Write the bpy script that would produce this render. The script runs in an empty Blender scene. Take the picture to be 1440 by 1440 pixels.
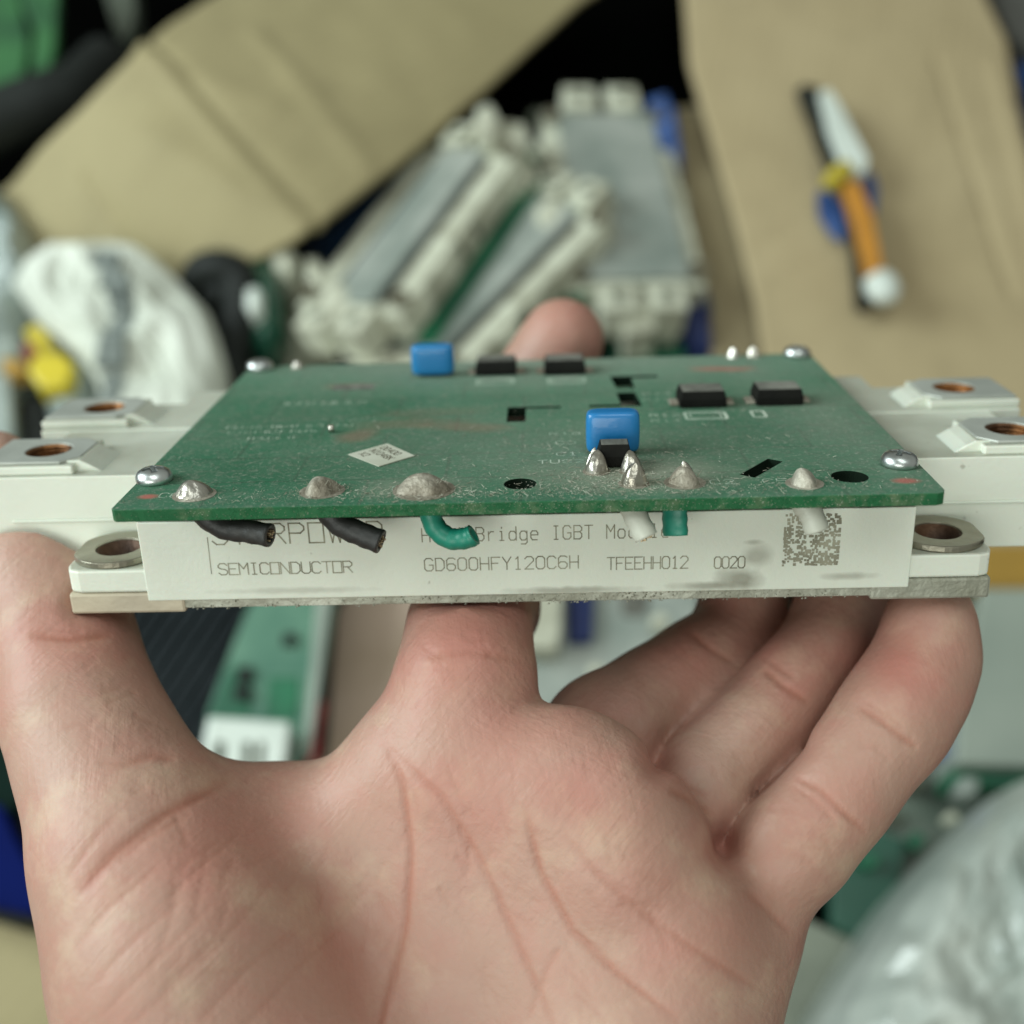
import bpy, bmesh, math, random
import numpy as np
from mathutils import Vector, Matrix, noise
from mathutils.geometry import delaunay_2d_cdt
random.seed(7)
S = 0.01                       # 1 Blender unit = 100 mm; every length below is in millimetres
R = math.radians
scene = bpy.context.scene
C = scene.collection

# ------------------------------------------------------------------ camera
F = 1575.8                     # focal length in pixels of the 1440 px frame
CAM_H = 450.0
cam_d = bpy.data.cameras.new('camera'); cam = bpy.data.objects.new('camera', cam_d); C.objects.link(cam)
cam_d.sensor_width = 36; cam_d.lens = 36 * F / 1440
cam.location = (0, 0, CAM_H * S); cam.rotation_euler = (R(30), 0, 0)
cam_d.clip_start = 0.05; cam_d.clip_end = 200
cam_d.dof.use_dof = True; cam_d.dof.focus_distance = 141 * S; cam_d.dof.aperture_fstop = 1.15
scene.camera = cam
RC = np.array(Matrix.Rotation(R(30), 3, 'X')); C0 = np.array([0, 0, CAM_H])

# ------------------------------------------------------------------ light
world = bpy.data.worlds.new('World'); scene.world = world; world.use_nodes = True
bg = world.node_tree.nodes['Background']
bg.inputs[0].default_value = (0.91, 0.96, 0.85, 1); bg.inputs[1].default_value = 0.27
def area(name, loc, target, sx, sy, power, col):
    l = bpy.data.lights.new(name, 'AREA'); l.shape = 'RECTANGLE'; l.size = sx * S; l.size_y = sy * S
    l.energy = power; l.color = col
    o = bpy.data.objects.new(name, l); C.objects.link(o)
    o.location = Vector(loc) * S
    o.rotation_euler = (Vector(target) - Vector(loc)).to_track_quat('-Z', 'Y').to_euler()
    return o
area('window_light', (-1100, 330, 900), (0, 180, 330), 900, 600, 1900, (0.88, 1.0, 1.0))
area('ceiling_light', (100, 250, 1600), (0, 200, 300), 1000, 500, 520, (0.93, 1.0, 0.96))
area('front_light', (-350, -900, 1050), (0, 120, 380), 900, 600, 760, (0.96, 1.0, 0.93))
scene.view_settings.view_transform = 'Standard'; scene.view_settings.look = 'None'
scene.view_settings.exposure = 0; scene.view_settings.gamma = 1
scene.cycles.max_bounces = 8; scene.cycles.use_denoising = True

# ------------------------------------------------------------------ frames of reference
def rot(rx, ry, rz):
    c, s = math.cos, math.sin
    X = np.array([[1,0,0],[0,c(rx),-s(rx)],[0,s(rx),c(rx)]]); Y = np.array([[c(ry),0,s(ry)],[0,1,0],[-s(ry),0,c(ry)]])
    Z = np.array([[c(rz),-s(rz),0],[s(rz),c(rz),0],[0,0,1]])
    return Z @ Y @ X
RM = rot(1.2017, 0.0295, 0.0197); CM = np.array([2.82, -133.03, 64.89])
def cam_pt(u, v, d): return np.array([(u-720)/F*d, -(v-720)/F*d, -d])
def cam2world(q): return np.asarray(q) @ RC.T + C0
def mod2cam(p): return (np.asarray(p, float) - CM) @ RM
def world_on(u, v, h):         # where the sight line of a photo pixel meets the level z = h
    r = RC @ np.array([(u-720)/F, -(v-720)/F, -1.0]); t = (h - C0[2]) / r[2]
    return C0 + r * t
def mod_on(u, v, ax, k):
    r = RM @ np.array([(u-720)/F, -(v-720)/F, -1.0]); t = (k - CM[ax]) / r[ax]
    return CM + r * t

# ------------------------------------------------------------------ materials
def new_mat(name):
    m = bpy.data.materials.new(name); m.use_nodes = True
    return m, m.node_tree, m.node_tree.nodes['Principled BSDF']
def mat(name, col, rough=0.5, metal=0.0, col2=None, scale=6.0, bump=0.0, bscale=40.0, spec=0.5, detail=6.0, **kw):
    m, nt, b = new_mat(name); N = nt.nodes; L = nt.links
    b.inputs['Base Color'].default_value = (*col, 1); b.inputs['Roughness'].default_value = rough
    b.inputs['Metallic'].default_value = metal; b.inputs['Specular IOR Level'].default_value = spec
    tc = N.new('ShaderNodeTexCoord')
    if col2 is None: col2 = tuple(c * 0.8 for c in col)
    n = N.new('ShaderNodeTexNoise'); n.inputs['Scale'].default_value = scale; n.inputs['Detail'].default_value = detail
    L.new(tc.outputs['Object'], n.inputs['Vector'])
    r = N.new('ShaderNodeValToRGB'); r.color_ramp.elements[0].position = .38; r.color_ramp.elements[1].position = .66
    r.color_ramp.elements[0].color = (*col2, 1); r.color_ramp.elements[1].color = (*col, 1)
    L.new(n.outputs['Fac'], r.inputs['Fac']); L.new(r.outputs['Color'], b.inputs['Base Color'])
    if bump:
        n2 = N.new('ShaderNodeTexNoise'); n2.inputs['Scale'].default_value = bscale; n2.inputs['Detail'].default_value = 8
        L.new(tc.outputs['Object'], n2.inputs['Vector'])
        bp = N.new('ShaderNodeBump'); bp.inputs['Strength'].default_value = bump; bp.inputs['Distance'].default_value = 0.01
        L.new(n2.outputs['Fac'], bp.inputs['Height']); L.new(bp.outputs['Normal'], b.inputs['Normal'])
    for k, v in kw.items(): b.inputs[k.replace('_', ' ')].default_value = v
    return m
def ell_mask(nt, coord, cx, cy, rx, ry, ang=0.0, soft=0.5, noise_amt=0.0, nscale=20.0):
    """0..1 mask of an elliptic stain round (cx, cy) mm in object coordinates"""
    N, L = nt.nodes, nt.links
    mp = N.new('ShaderNodeMapping'); mp.vector_type = 'TEXTURE'
    mp.inputs['Location'].default_value = (cx*S, cy*S, 0); mp.inputs['Rotation'].default_value = (0, 0, ang)
    mp.inputs['Scale'].default_value = (rx*S, ry*S, 1e6)
    L.new(coord, mp.inputs['Vector'])
    ln = N.new('ShaderNodeVectorMath'); ln.operation = 'LENGTH'; L.new(mp.outputs['Vector'], ln.inputs[0])
    src = ln.outputs['Value']
    if noise_amt:
        n = N.new('ShaderNodeTexNoise'); n.inputs['Scale'].default_value = nscale; n.inputs['Detail'].default_value = 5
        L.new(coord, n.inputs['Vector'])
        ma = N.new('ShaderNodeMath'); ma.operation = 'MULTIPLY_ADD'; ma.inputs[1].default_value = noise_amt
        L.new(n.outputs['Fac'], ma.inputs[0]); L.new(src, ma.inputs[2]); src = ma.outputs[0]
    mr = N.new('ShaderNodeMapRange'); mr.inputs['From Min'].default_value = 1 + noise_amt/2; mr.inputs['From Max'].default_value = 1 + noise_amt/2 - soft
    L.new(src, mr.inputs['Value'])
    return mr.outputs['Result']
def mixc(nt, fac, a, b, amt=1.0):
    N, L = nt.nodes, nt.links
    if amt != 1.0:
        mu = N.new('ShaderNodeMath'); mu.operation = 'MULTIPLY'; mu.inputs[1].default_value = amt; L.new(fac, mu.inputs[0]); fac = mu.outputs[0]
    mx = N.new('ShaderNodeMix'); mx.data_type = 'RGBA'; L.new(fac, mx.inputs[0])
    for s, i in ((a, 6), (b, 7)):
        if isinstance(s, tuple): mx.inputs[i].default_value = (*s, 1)
        else: L.new(s, mx.inputs[i])
    return mx.outputs[2]
def noise_fac(nt, coord, scale, lo, hi, detail=6, rough=0.6, stretch=None):
    N, L = nt.nodes, nt.links
    if stretch:
        mp = N.new('ShaderNodeMapping'); mp.inputs['Scale'].default_value = stretch; L.new(coord, mp.inputs['Vector']); coord = mp.outputs['Vector']
    n = N.new('ShaderNodeTexNoise'); n.inputs['Scale'].default_value = scale; n.inputs['Detail'].default_value = detail
    n.inputs['Roughness'].default_value = rough; L.new(coord, n.inputs['Vector'])
    mr = N.new('ShaderNodeMapRange'); mr.inputs['From Min'].default_value = lo; mr.inputs['From Max'].default_value = hi
    L.new(n.outputs['Fac'], mr.inputs['Value']); return mr.outputs['Result']

def pcb_material():
    m, nt, b = new_mat('board_green'); N, L = nt.nodes, nt.links
    co = N.new('ShaderNodeTexCoord').outputs['Object']
    c = mixc(nt, noise_fac(nt, co, 1.3, .3, .7), (0.004, 0.092, 0.040), (0.008, 0.150, 0.070))
    # copper areas under the mask: slightly lighter rectangles with straight borders
    w = N.new('ShaderNodeTexBrick'); w.inputs['Scale'].default_value = 2.6; w.inputs['Mortar Size'].default_value = .006
    w.inputs['Color1'].default_value = (.9, .9, .9, 1); w.inputs['Color2'].default_value = (1, 1, 1, 1); w.inputs['Mortar'].default_value = (.45, .5, .45, 1)
    L.new(co, w.inputs['Vector'])
    mu = N.new('ShaderNodeMix'); mu.data_type = 'RGBA'; mu.blend_type = 'MULTIPLY'; mu.inputs[0].default_value = .6
    L.new(c, mu.inputs[6]); L.new(w.outputs['Color'], mu.inputs[7]); c = mu.outputs[2]
    dust = (0.31, 0.33, 0.27)
    c = mixc(nt, noise_fac(nt, co, 3.2, .36, .72), c, dust, .26)
    c = mixc(nt, ell_mask(nt, co, 4, 10, 46, 18, 0, 1.0, .8, 6), c, dust, .24)
    c = mixc(nt, ell_mask(nt, co, 14, 0, 17, 8, 0, .9, .9, 14), c, (0.25, 0.25, 0.19), .80)
    c = mixc(nt, ell_mask(nt, co, -13, -3.5, 9, 5, 0, .9, .9, 14), c, (0.27, 0.27, 0.21), .6)
    c = mixc(nt, ell_mask(nt, co, 0, 60, 80, 22, 0, 1.2, .6, 5), c, (0.33, 0.36, 0.31), .60)
    c = mixc(nt, ell_mask(nt, co, 44, 24, 12, 40, 0, 1.0, .6, 5), c, dust, .35)
    fine = noise_fac(nt, co, 60, .5, .72, 8, .8); c = mixc(nt, fine, c, (0.42, 0.43, 0.35), .34)
    fine2 = noise_fac(nt, co, 160, .56, .68, 4, .8); c = mixc(nt, fine2, c, (0.50, 0.50, 0.43), .40)
    for cx, cy, rx, ry, a, am in ((-17, 24.5, 11, 3.4, .10, .16), (-8, 22.0, 9, 3.0, -.2, .20), (-23.5, 19, 4.5, 3.4, .9, .24), (-14, 30, 12, 3.5, .1, .10), (33, 52.5, 7, 2.0, -.1, .65), (-46, -4.6, 1.6, 1.1, 0, .8), (46.5, -4.6, 2.0, 1.3, 0, .8), (-29, 47, 5.5, 2.3, 0, .25)):
        c = mixc(nt, ell_mask(nt, co, cx, cy, rx, ry, a, .6, .7, 22), c, (0.50, 0.09, 0.08), am * .8)
    ge = N.new('ShaderNodeSeparateXYZ'); L.new(N.new('ShaderNodeTexCoord').outputs['Normal'], ge.inputs[0])
    up = N.new('ShaderNodeMapRange'); up.inputs['From Min'].default_value = .3; up.inputs['From Max'].default_value = .9; L.new(ge.outputs['Z'], up.inputs['Value'])
    edge = mixc(nt, noise_fac(nt, co, 40, .5, .75, 6), (0.010, 0.105, 0.035), (0.12, 0.17, 0.09))
    c = mixc(nt, up.outputs[0], edge, c)
    L.new(c, b.inputs['Base Color'])
    rr = N.new('ShaderNodeMapRange'); rr.inputs['To Min'].default_value = .45; rr.inputs['To Max'].default_value = .8
    L.new(noise_fac(nt, co, 5, .3, .7), rr.inputs['Value']); L.new(rr.outputs['Result'], b.inputs['Roughness'])
    b.inputs['Specular IOR Level'].default_value = .28; b.inputs['Sheen Weight'].default_value = .06; b.inputs['Sheen Roughness'].default_value = .5; b.inputs['Sheen Tint'].default_value = (.8, .85, .75, 1)
    bp = N.new('ShaderNodeBump'); bp.inputs['Strength'].default_value = .5; bp.inputs['Distance'].default_value = .004
    L.new(fine, bp.inputs['Height']); L.new(bp.outputs['Normal'], b.inputs['Normal'])
    return m
def housing_material():
    m, nt, b = new_mat('ivory_plastic'); N, L = nt.nodes, nt.links
    tcn = N.new('ShaderNodeTexCoord'); co = tcn.outputs['Object']
    c = mixc(nt, noise_fac(nt, co, 1.5, .3, .7), (0.67, 0.70, 0.60), (0.73, 0.76, 0.665))
    # grime: swap axes so that the masks act in the x-z plane of the front face
    sp = N.new('ShaderNodeSeparateXYZ'); cb = N.new('ShaderNodeCombineXYZ'); L.new(co, sp.inputs[0])
    L.new(sp.outputs['X'], cb.inputs['X']); L.new(sp.outputs['Z'], cb.inputs['Y']); xz = cb.outputs[0]
    for cx, cz, rx, rz, am, ns in ((28, 3.5, 3.6, 2.2, .75, 30), (30, 6.5, 2.6, 2.0, .55, 30), (24, 2.6, 6, .8, .7, 40), (-30, 3.0, 12, .6, .35, 40), (6, 2.3, 10, .7, .6, 50), (42, 3.6, 4, .7, .5, 40), (29.5, 8.6, 1.6, .5, .5, 40)):
        c = mixc(nt, ell_mask(nt, xz, cx, cz, rx, rz, 0, .7, .9, ns), c, (0.20, 0.19, 0.14), am)
    spots = noise_fac(nt, co, 45, .70, .76, 3, .6); c = mixc(nt, spots, c, (0.25, 0.23, 0.17), .55)
    c = mixc(nt, noise_fac(nt, co, 8, .5, .8, 6), c, (0.60, 0.61, 0.52), .35)
    nz = N.new('ShaderNodeSeparateXYZ'); L.new(tcn.outputs['Normal'], nz.inputs[0])
    up = N.new('ShaderNodeMapRange'); up.inputs['From Min'].default_value = .8; up.inputs['From Max'].default_value = .98; L.new(nz.outputs['Z'], up.inputs['Value'])
    dn = noise_fac(nt, co, 4, .1, .7, 7); mm = N.new('ShaderNodeMath'); mm.operation = 'MULTIPLY'; L.new(up.outputs[0], mm.inputs[0]); L.new(dn, mm.inputs[1])
    c = mixc(nt, mm.outputs[0], c, (0.30, 0.30, 0.23), .95)
    L.new(c, b.inputs['Base Color']); b.inputs['Roughness'].default_value = .42
    b.inputs['Subsurface Weight'].default_value = .08; b.inputs['Subsurface Scale'].default_value = .02
    bp = N.new('ShaderNodeBump'); bp.inputs['Strength'].default_value = .12; bp.inputs['Distance'].default_value = .003
    L.new(noise_fac(nt, co, 120, .2, .8, 6), bp.inputs['Height']); L.new(bp.outputs['Normal'], b.inputs['Normal'])
    return m
def skin_material():
    m, nt, b = new_mat('skin'); N, L = nt.nodes, nt.links
    co = N.new('ShaderNodeTexCoord').outputs['Object']
    c = mixc(nt, noise_fac(nt, co, 3.0, .3, .7, 5), (0.375, 0.212, 0.158), (0.455, 0.296, 0.232))
    c = mixc(nt, noise_fac(nt, co, 7.5, .45, .75, 6), c, (0.45, 0.185, 0.148), .55)
    c = mixc(nt, noise_fac(nt, co, 11, .52, .72, 4), c, (0.53, 0.40, 0.285), .5)
    c = mixc(nt, noise_fac(nt, co, 28, .5, .8, 5), c, (0.45, 0.20, 0.165), .3)
    at = N.new('ShaderNodeAttribute'); at.attribute_name = 'flush'; c = mixc(nt, at.outputs['Fac'], c, (0.47, 0.12, 0.095), .8)
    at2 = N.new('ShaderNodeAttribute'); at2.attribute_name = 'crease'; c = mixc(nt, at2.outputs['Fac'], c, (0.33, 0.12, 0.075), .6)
    L.new(c, b.inputs['Base Color']); b.inputs['Roughness'].default_value = .50; b.inputs['Specular IOR Level'].default_value = .42
    b.inputs['Subsurface Weight'].default_value = .15; b.inputs['Subsurface Scale'].default_value = .010; b.inputs['Subsurface Radius'].default_value = (1.0, .35, .2)
    # fine skin lines: ridges running up and to the right over the thumb ball, and a fine cell pattern
    mp = N.new('ShaderNodeMapping'); mp.inputs['Rotation'].default_value = (0, 0, R(-47)); L.new(co, mp.inputs['Vector'])
    ridge = noise_fac(nt, mp.outputs['Vector'], 9, .35, .65, 6, .65, (.5, 9.0, 4.0))
    vo = N.new('ShaderNodeTexVoronoi'); vo.inputs['Scale'].default_value = 120; L.new(co, vo.inputs['Vector'])
    a3 = N.new('ShaderNodeAttribute'); a3.attribute_name = 'lined'; rm = N.new('ShaderNodeMath'); rm.operation = 'MULTIPLY'; L.new(ridge, rm.inputs[0]); L.new(a3.outputs['Fac'], rm.inputs[1])
    b1 = N.new('ShaderNodeBump'); b1.inputs['Strength'].default_value = .17; b1.inputs['Distance'].default_value = .004; L.new(rm.outputs[0], b1.inputs['Height'])
    b2 = N.new('ShaderNodeBump'); b2.inputs['Strength'].default_value = .16; b2.inputs['Distance'].default_value = .002
    L.new(vo.outputs['Distance'], b2.inputs['Height']); L.new(b1.outputs['Normal'], b2.inputs['Normal'])
    nrm = b2
    for ang_, sc_, st_ in ((-47, 16, .16), (35, 13, .13), (80, 12, .12), (5, 22, .08)):
        mq = N.new('ShaderNodeMapping'); mq.inputs['Rotation'].default_value = (0, 0, R(ang_)); L.new(co, mq.inputs['Vector'])
        rg = noise_fac(nt, mq.outputs['Vector'], sc_, .42, .55, 4, .55, (.7, 5.0, 3.0)); pt = noise_fac(nt, co, 2.6 + ang_*.01, .42, .6, 3)
        mm = N.new('ShaderNodeMath'); mm.operation = 'MULTIPLY'; L.new(rg, mm.inputs[0]); L.new(pt, mm.inputs[1])
        bq = N.new('ShaderNodeBump'); bq.inputs['Strength'].default_value = st_*.8; bq.inputs['Distance'].default_value = .004
        L.new(mm.outputs[0], bq.inputs['Height']); L.new(nrm.outputs['Normal'], bq.inputs['Normal']); nrm = bq
    L.new(nrm.outputs['Normal'], b.inputs['Normal'])
    return m
def cardboard(name, a, b_, ang=0.0):
    m, nt, b = new_mat(name); N, L = nt.nodes, nt.links
    co = N.new('ShaderNodeTexCoord').outputs['Object']
    c = mixc(nt, noise_fac(nt, co, .9, .3, .7, 5), a, b_)
    c = mixc(nt, noise_fac(nt, co, 4, .5, .8, 8), c, tuple(x*.75 for x in b_), .4)
    mp = N.new('ShaderNodeMapping'); mp.inputs['Rotation'].default_value = (0, 0, ang); L.new(co, mp.inputs['Vector'])
    wv = N.new('ShaderNodeTexWave'); wv.inputs['Scale'].default_value = 4.5; wv.inputs['Distortion'].default_value = .3; L.new(mp.outputs['Vector'], wv.inputs['Vector'])
    bp = N.new('ShaderNodeBump'); bp.inputs['Strength'].default_value = .12; bp.inputs['Distance'].default_value = .01; L.new(wv.outputs['Fac'], bp.inputs['Height'])
    L.new(bp.outputs['Normal'], b.inputs['Normal']); L.new(c, b.inputs['Base Color']); b.inputs['Roughness'].default_value = .75
    return m

M = {}
M['pcb'] = pcb_material(); M['ivory'] = housing_material(); M['skin'] = skin_material()
M['routed_shade'] = mat('shaded_routed_edge', (.006,.014,.008), .9, 0, spec=.1)  # dirty routed walls, with the shade inside the slots put into the colour
M['mark'] = mat('laser_marking', (.17, .16, .11), .7, col2=(.36, .35, .26), scale=30)
M['silk'] = mat('silkscreen_white', (.52, .58, .48), .7, col2=(.25, .36, .27), scale=25)
M['zinc'] = mat('zinc_plating', (.86, .90, .90), .34, 1, col2=(.5, .53, .52), scale=20, bump=.05)
M['nickel'] = mat('dull_nickel', (.50, .52, .47), .5, .35, col2=(.38, .40, .36), scale=8, bump=.12)
M['washer'] = mat('worn_steel', (.44, .42, .34), .36, .85, col2=(.28, .26, .20), scale=9, bump=.2)
M['copper'] = mat('copper_thread', (.34, .15, .05), .45, .7, col2=(.10, .045, .02), scale=14, bump=.6)
M['rust'] = mat('dark_bore', (.12, .06, .03), .55, .5, col2=(.04, .02, .012), scale=14, bump=.5)
M['plate'] = mat('base_metal', (.50, .51, .43), .5, .3, col2=(.26, .26, .20), scale=9, bump=.5, bscale=60)
M['beige'] = mat('beige_plate', (.52, .46, .34), .45, .15, col2=(.42, .37, .28), scale=8, bump=.15)
M['blue'] = mat('blue_epoxy', (.012, .20, .46), .38, 0, col2=(.010, .16, .40), scale=10, bump=.10, bscale=30, Coat_Weight=.3)
M['black'] = mat('black_epoxy', (.006, .006, .005), .75, 0, col2=(.010, .010, .008), scale=20, bump=.2, spec=.15)
M['dusty'] = mat('dusty_chip_top', (.20, .20, .17), .9, 0, col2=(.09, .09, .075), scale=22, bump=.4, bscale=90)
M['solder'] = mat('solder', (.66, .64, .58), .28, .9, col2=(.36, .33, .27), scale=16, bump=.7, bscale=28)
M['flux'] = mat('dusty_solder', (.44, .41, .34), .55, .45, col2=(.24, .21, .16), scale=25, bump=1.0, bscale=45)
M['wire_black'] = mat('black_insulation', (.016, .017, .016), .5, 0, col2=(.03, .03, .028), scale=30, bump=.25, bscale=60)
M['wire_teal'] = mat('teal_insulation', (.010, .235, .155), .42, 0, col2=(.008, .18, .12), scale=15, bump=.12)
M['wire_white'] = mat('white_insulation', (.62, .64, .55), .42, 0, col2=(.52, .53, .45), scale=15, bump=.12)
M['strand'] = mat('copper_strand', (.45, .35, .22), .4, .9, scale=30)
M['dust'] = mat('dust_fibre', (.46, .46, .38), .9, 0, col2=(.26, .25, .19), scale=40)
M['label'] = mat('label_paper', (.52, .53, .44), .6, 0, col2=(.44, .45, .36), scale=14)
M['ink'] = mat('brown_ink', (.10, .08, .045), .7, 0)
M['card_l'] = cardboard('cardboard_olive', (.335, .285, .150), (.290, .245, .125), R(40))
M['card_r'] = cardboard('cardboard_tan', (.43, .350, .205), (.37, .295, .165), R(15))
M['card_d'] = cardboard('cardboard_brown', (.29, .24, .135), (.24, .195, .11), R(15))
M['bag'] = mat('white_woven_bag', (.70, .73, .65), .8, 0, col2=(.54, .57, .49), scale=2.5, bump=.35, bscale=7)
M['bag_ink'] = mat('grey_print', (.10, .12, .11), .7, 0, col2=(.22, .25, .23), scale=9)
M['film'] = mat('milky_film', (.42, .48, .45), .28, 0, col2=(.24, .29, .27), scale=2.2, bump=.9, bscale=5, Coat_Weight=.4)
M['old_white'] = mat('yellowed_plastic', (.66, .68, .55), .45, 0, col2=(.38, .38, .29), scale=5, bump=.1)
M['old_metal'] = mat('grey_baseplate', (.38, .41, .37), .5, .2, col2=(.23, .27, .24), scale=3.2, bump=.12)
M['old_green'] = mat('old_board', (.012, .155, .07), .45, 0, col2=(.01, .085, .045), scale=5)
M['pale_green'] = mat('dusty_board', (.10, .22, .15), .55, 0, col2=(.05, .15, .10), scale=5)
M['navy'] = mat('navy_plastic', (.006, .02, .10), .7, 0, col2=(.01, .02, .09), scale=3, bump=.4, bscale=6)
M['blue_old'] = mat('faded_blue', (.05, .11, .30), .5, 0, col2=(.02, .06, .2), scale=4, bump=.4, bscale=6)
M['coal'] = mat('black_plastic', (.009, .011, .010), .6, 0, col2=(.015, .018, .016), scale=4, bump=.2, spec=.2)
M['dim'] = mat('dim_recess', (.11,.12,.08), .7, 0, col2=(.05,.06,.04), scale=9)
M['fin'] = mat('black_anodised', (.018, .026, .030), .38, .5, col2=(.03, .04, .045), scale=5)
M['yellow'] = mat('yellow_plastic', (.62, .50, .03), .4, 0, col2=(.45, .36, .03), scale=5)
M['orange'] = mat('orange_plastic', (.55, .24, .03), .4, 0, col2=(.45, .2, .03), scale=5)
M['ochre'] = mat('ochre_plastic', (.38, .22, .03), .5, 0, col2=(.30, .18, .03), scale=5)
M['red'] = mat('red_rubber', (.45, .04, .05), .5, 0)
M['brown'] = mat('brick_red_bit', (.28, .07, .04), .5, 0)
M['white_gloss'] = mat('white_gloss', (.68, .74, .68), .3, 0, col2=(.6, .66, .6), scale=5)
M['grey_panel'] = mat('grey_green_paint', (.30, .34, .29), .45, 0, col2=(.23, .27, .23), scale=1.5)
M['pinkish'] = mat('pinkish_paper', (.42, .32, .25), .7, 0, col2=(.33, .25, .18), scale=3)
M['gap_shade'] = mat('gap_shade_black', (.0015, .002, .0015), 1.0, 0, col2=(.001, .001, .001), scale=1.5, bump=.4, bscale=4, spec=0)  # near-black colour stands for the deep shade between the scrap

# ------------------------------------------------------------------ mesh helpers
def link(o, parent=None):
    C.objects.link(o)
    if parent: o.parent = parent
    return o
def raw(name, verts, faces, m, parent=None, origin=(0,0,0), smooth=False, bevel=0, seg=2):
    origin = np.asarray(origin, float); v = (np.asarray(verts, float) - origin) * S
    me = bpy.data.meshes.new(name); me.from_pydata(v.tolist(), [], [list(f) for f in faces]); me.validate(); me.update()
    me.materials.append(m)
    if smooth:
        me.polygons.foreach_set('use_smooth', [True]*len(me.polygons))
    o = bpy.data.objects.new(name, me); link(o, parent)
    if parent is None or any(origin): o.location = origin * S
    if bevel:
        b = o.modifiers.new('edge', 'BEVEL'); b.width = bevel * S; b.segments = seg; b.limit_method = 'ANGLE'; b.angle_limit = R(35)
    return o
def recalc(me):
    bm = bmesh.new(); bm.from_mesh(me); bmesh.ops.recalc_face_normals(bm, faces=bm.faces); bm.to_mesh(me); bm.free()
class MB:
    def __init__(s): s.v = []; s.f = []
    def add(s, v, f):
        n = len(s.v); s.v += [tuple(map(float, p)) for p in v]; s.f += [tuple(i + n for i in q) for q in f]; return s
    def box(s, x0, x1, y0, y1, z0, z1, T=None):
        v = [(x,y,z) for z in (z0,z1) for x,y in ((x0,y0),(x1,y0),(x1,y1),(x0,y1))]
        if T is not None: v = [T(p) for p in v]
        return s.add(v, [(3,2,1,0),(4,5,6,7),(0,1,5,4),(1,2,6,5),(2,3,7,6),(3,0,4,7)])
    def tube(s, pts, rad, n=12, squash=1.0, caps=True):
        pts = [np.asarray(p, float) for p in pts]; k = len(pts)
        rad = rad if hasattr(rad, '__len__') else [rad]*k
        v = []; ref = None
        for i, p in enumerate(pts):
            t = pts[min(i+1,k-1)] - pts[max(i-1,0)]; t /= np.linalg.norm(t)
            if ref is None: ref = np.array([0,0,1.]) if abs(t[2]) < .9 else np.array([1.,0,0])
            a = np.cross(t, ref); a /= np.linalg.norm(a); bb = np.cross(a, t); ref = bb
            for j in range(n):
                th = 2*math.pi*j/n; v.append(p + rad[i]*(math.cos(th)*a + squash*math.sin(th)*bb))
        f = [(i*n+j, i*n+(j+1)%n, (i+1)*n+(j+1)%n, (i+1)*n+j) for i in range(k-1) for j in range(n)]
        if caps: f += [tuple(range(n))[::-1], tuple((k-1)*n+j for j in range(n))]
        return s.add(v, f)
    def lathe(s, prof, c=(0,0,0), n=24, wob=None):
        v = []; k = len(prof)
        for i, (r, z) in enumerate(prof):
            for j in range(n):
                th = 2*math.pi*j/n; w = wob(i, th) if wob else 1
                v.append((c[0]+r*w*math.cos(th), c[1]+r*w*math.sin(th), c[2]+z))
        f = [(i*n+j, i*n+(j+1)%n, (i+1)*n+(j+1)%n, (i+1)*n+j) for i in range(k-1) for j in range(n)]
        f += [tuple(range(n))[::-1], tuple((k-1)*n+j for j in range(n))]
        return s.add(v, f)
    def plate(s, outer, holes, z0, z1):
        """flat plate with real openings"""
        loops = [outer] + holes; vs = []; es = []
        for lp in loops:
            n = len(vs); vs += [Vector((p[0], p[1])) for p in lp]; es += [(n+i, n+(i+1) % len(lp)) for i in range(len(lp))]
        r = delaunay_2d_cdt(vs, es, [], 0, 1e-5)
        V2, T2 = r[0], r[2]
        def inside(p, poly):
            c = False; j = len(poly)-1
            for i in range(len(poly)):
                a, b = poly[i], poly[j]
                if (a[1] > p[1]) != (b[1] > p[1]) and p[0] < (b[0]-a[0])*(p[1]-a[1])/(b[1]-a[1])+a[0]: c = not c
                j = i
            return c
        T2 = [t for t in T2 if inside(sum((V2[i] for i in t), Vector((0,0)))/len(t), outer) and not any(inside(sum((V2[i] for i in t), Vector((0,0)))/len(t), h) for h in holes)]
        n = len(V2)
        v = [(p[0], p[1], z1) for p in V2] + [(p[0], p[1], z0) for p in V2]
        f = [tuple(t) for t in T2] + [tuple(i+n for i in reversed(t)) for t in T2]
        cnt = {}
        for t in T2:
            for a, b in zip(t, list(t[1:])+[t[0]]): cnt[(a,b)] = 1
        for (a,b) in cnt:
            if (b,a) not in cnt: f.append((b, a, a+n, b+n))
        return s.add(v, f)
    def prism_y(s, prof, y0, y1):
        k = len(prof); v = [(x,y0,z) for x,z in prof] + [(x,y1,z) for x,z in prof]
        return s.add(v, [tuple(range(k)), tuple(range(2*k-1, k-1, -1))] + [(i, i+k, (i+1)%k+k, (i+1)%k) for i in range(k)])
    def build(s, name, m, parent=None, origin=(0,0,0), smooth=False, bevel=0, seg=2):
        o = raw(name, s.v, s.f, m, parent, origin, smooth, bevel, seg); recalc(o.data)
        if smooth: o.data.polygons.foreach_set('use_smooth', [True]*len(o.data.polygons))
        return o
def circ(cx, cy, r, n=24, sx=1.0): return [(cx+r*sx*math.cos(2*math.pi*i/n), cy+r*math.sin(2*math.pi*i/n)) for i in range(n)]
def subsurf(o, n=1):
    m = o.modifiers.new('smooth', 'SUBSURF'); m.levels = n; m.render_levels = n; return o
def tag(o, label=None, cat=None, group=None, kind=None):
    for k, v in (('label', label), ('category', cat), ('group', group), ('kind', kind)):
        if v: o[k] = v
    return o
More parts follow.
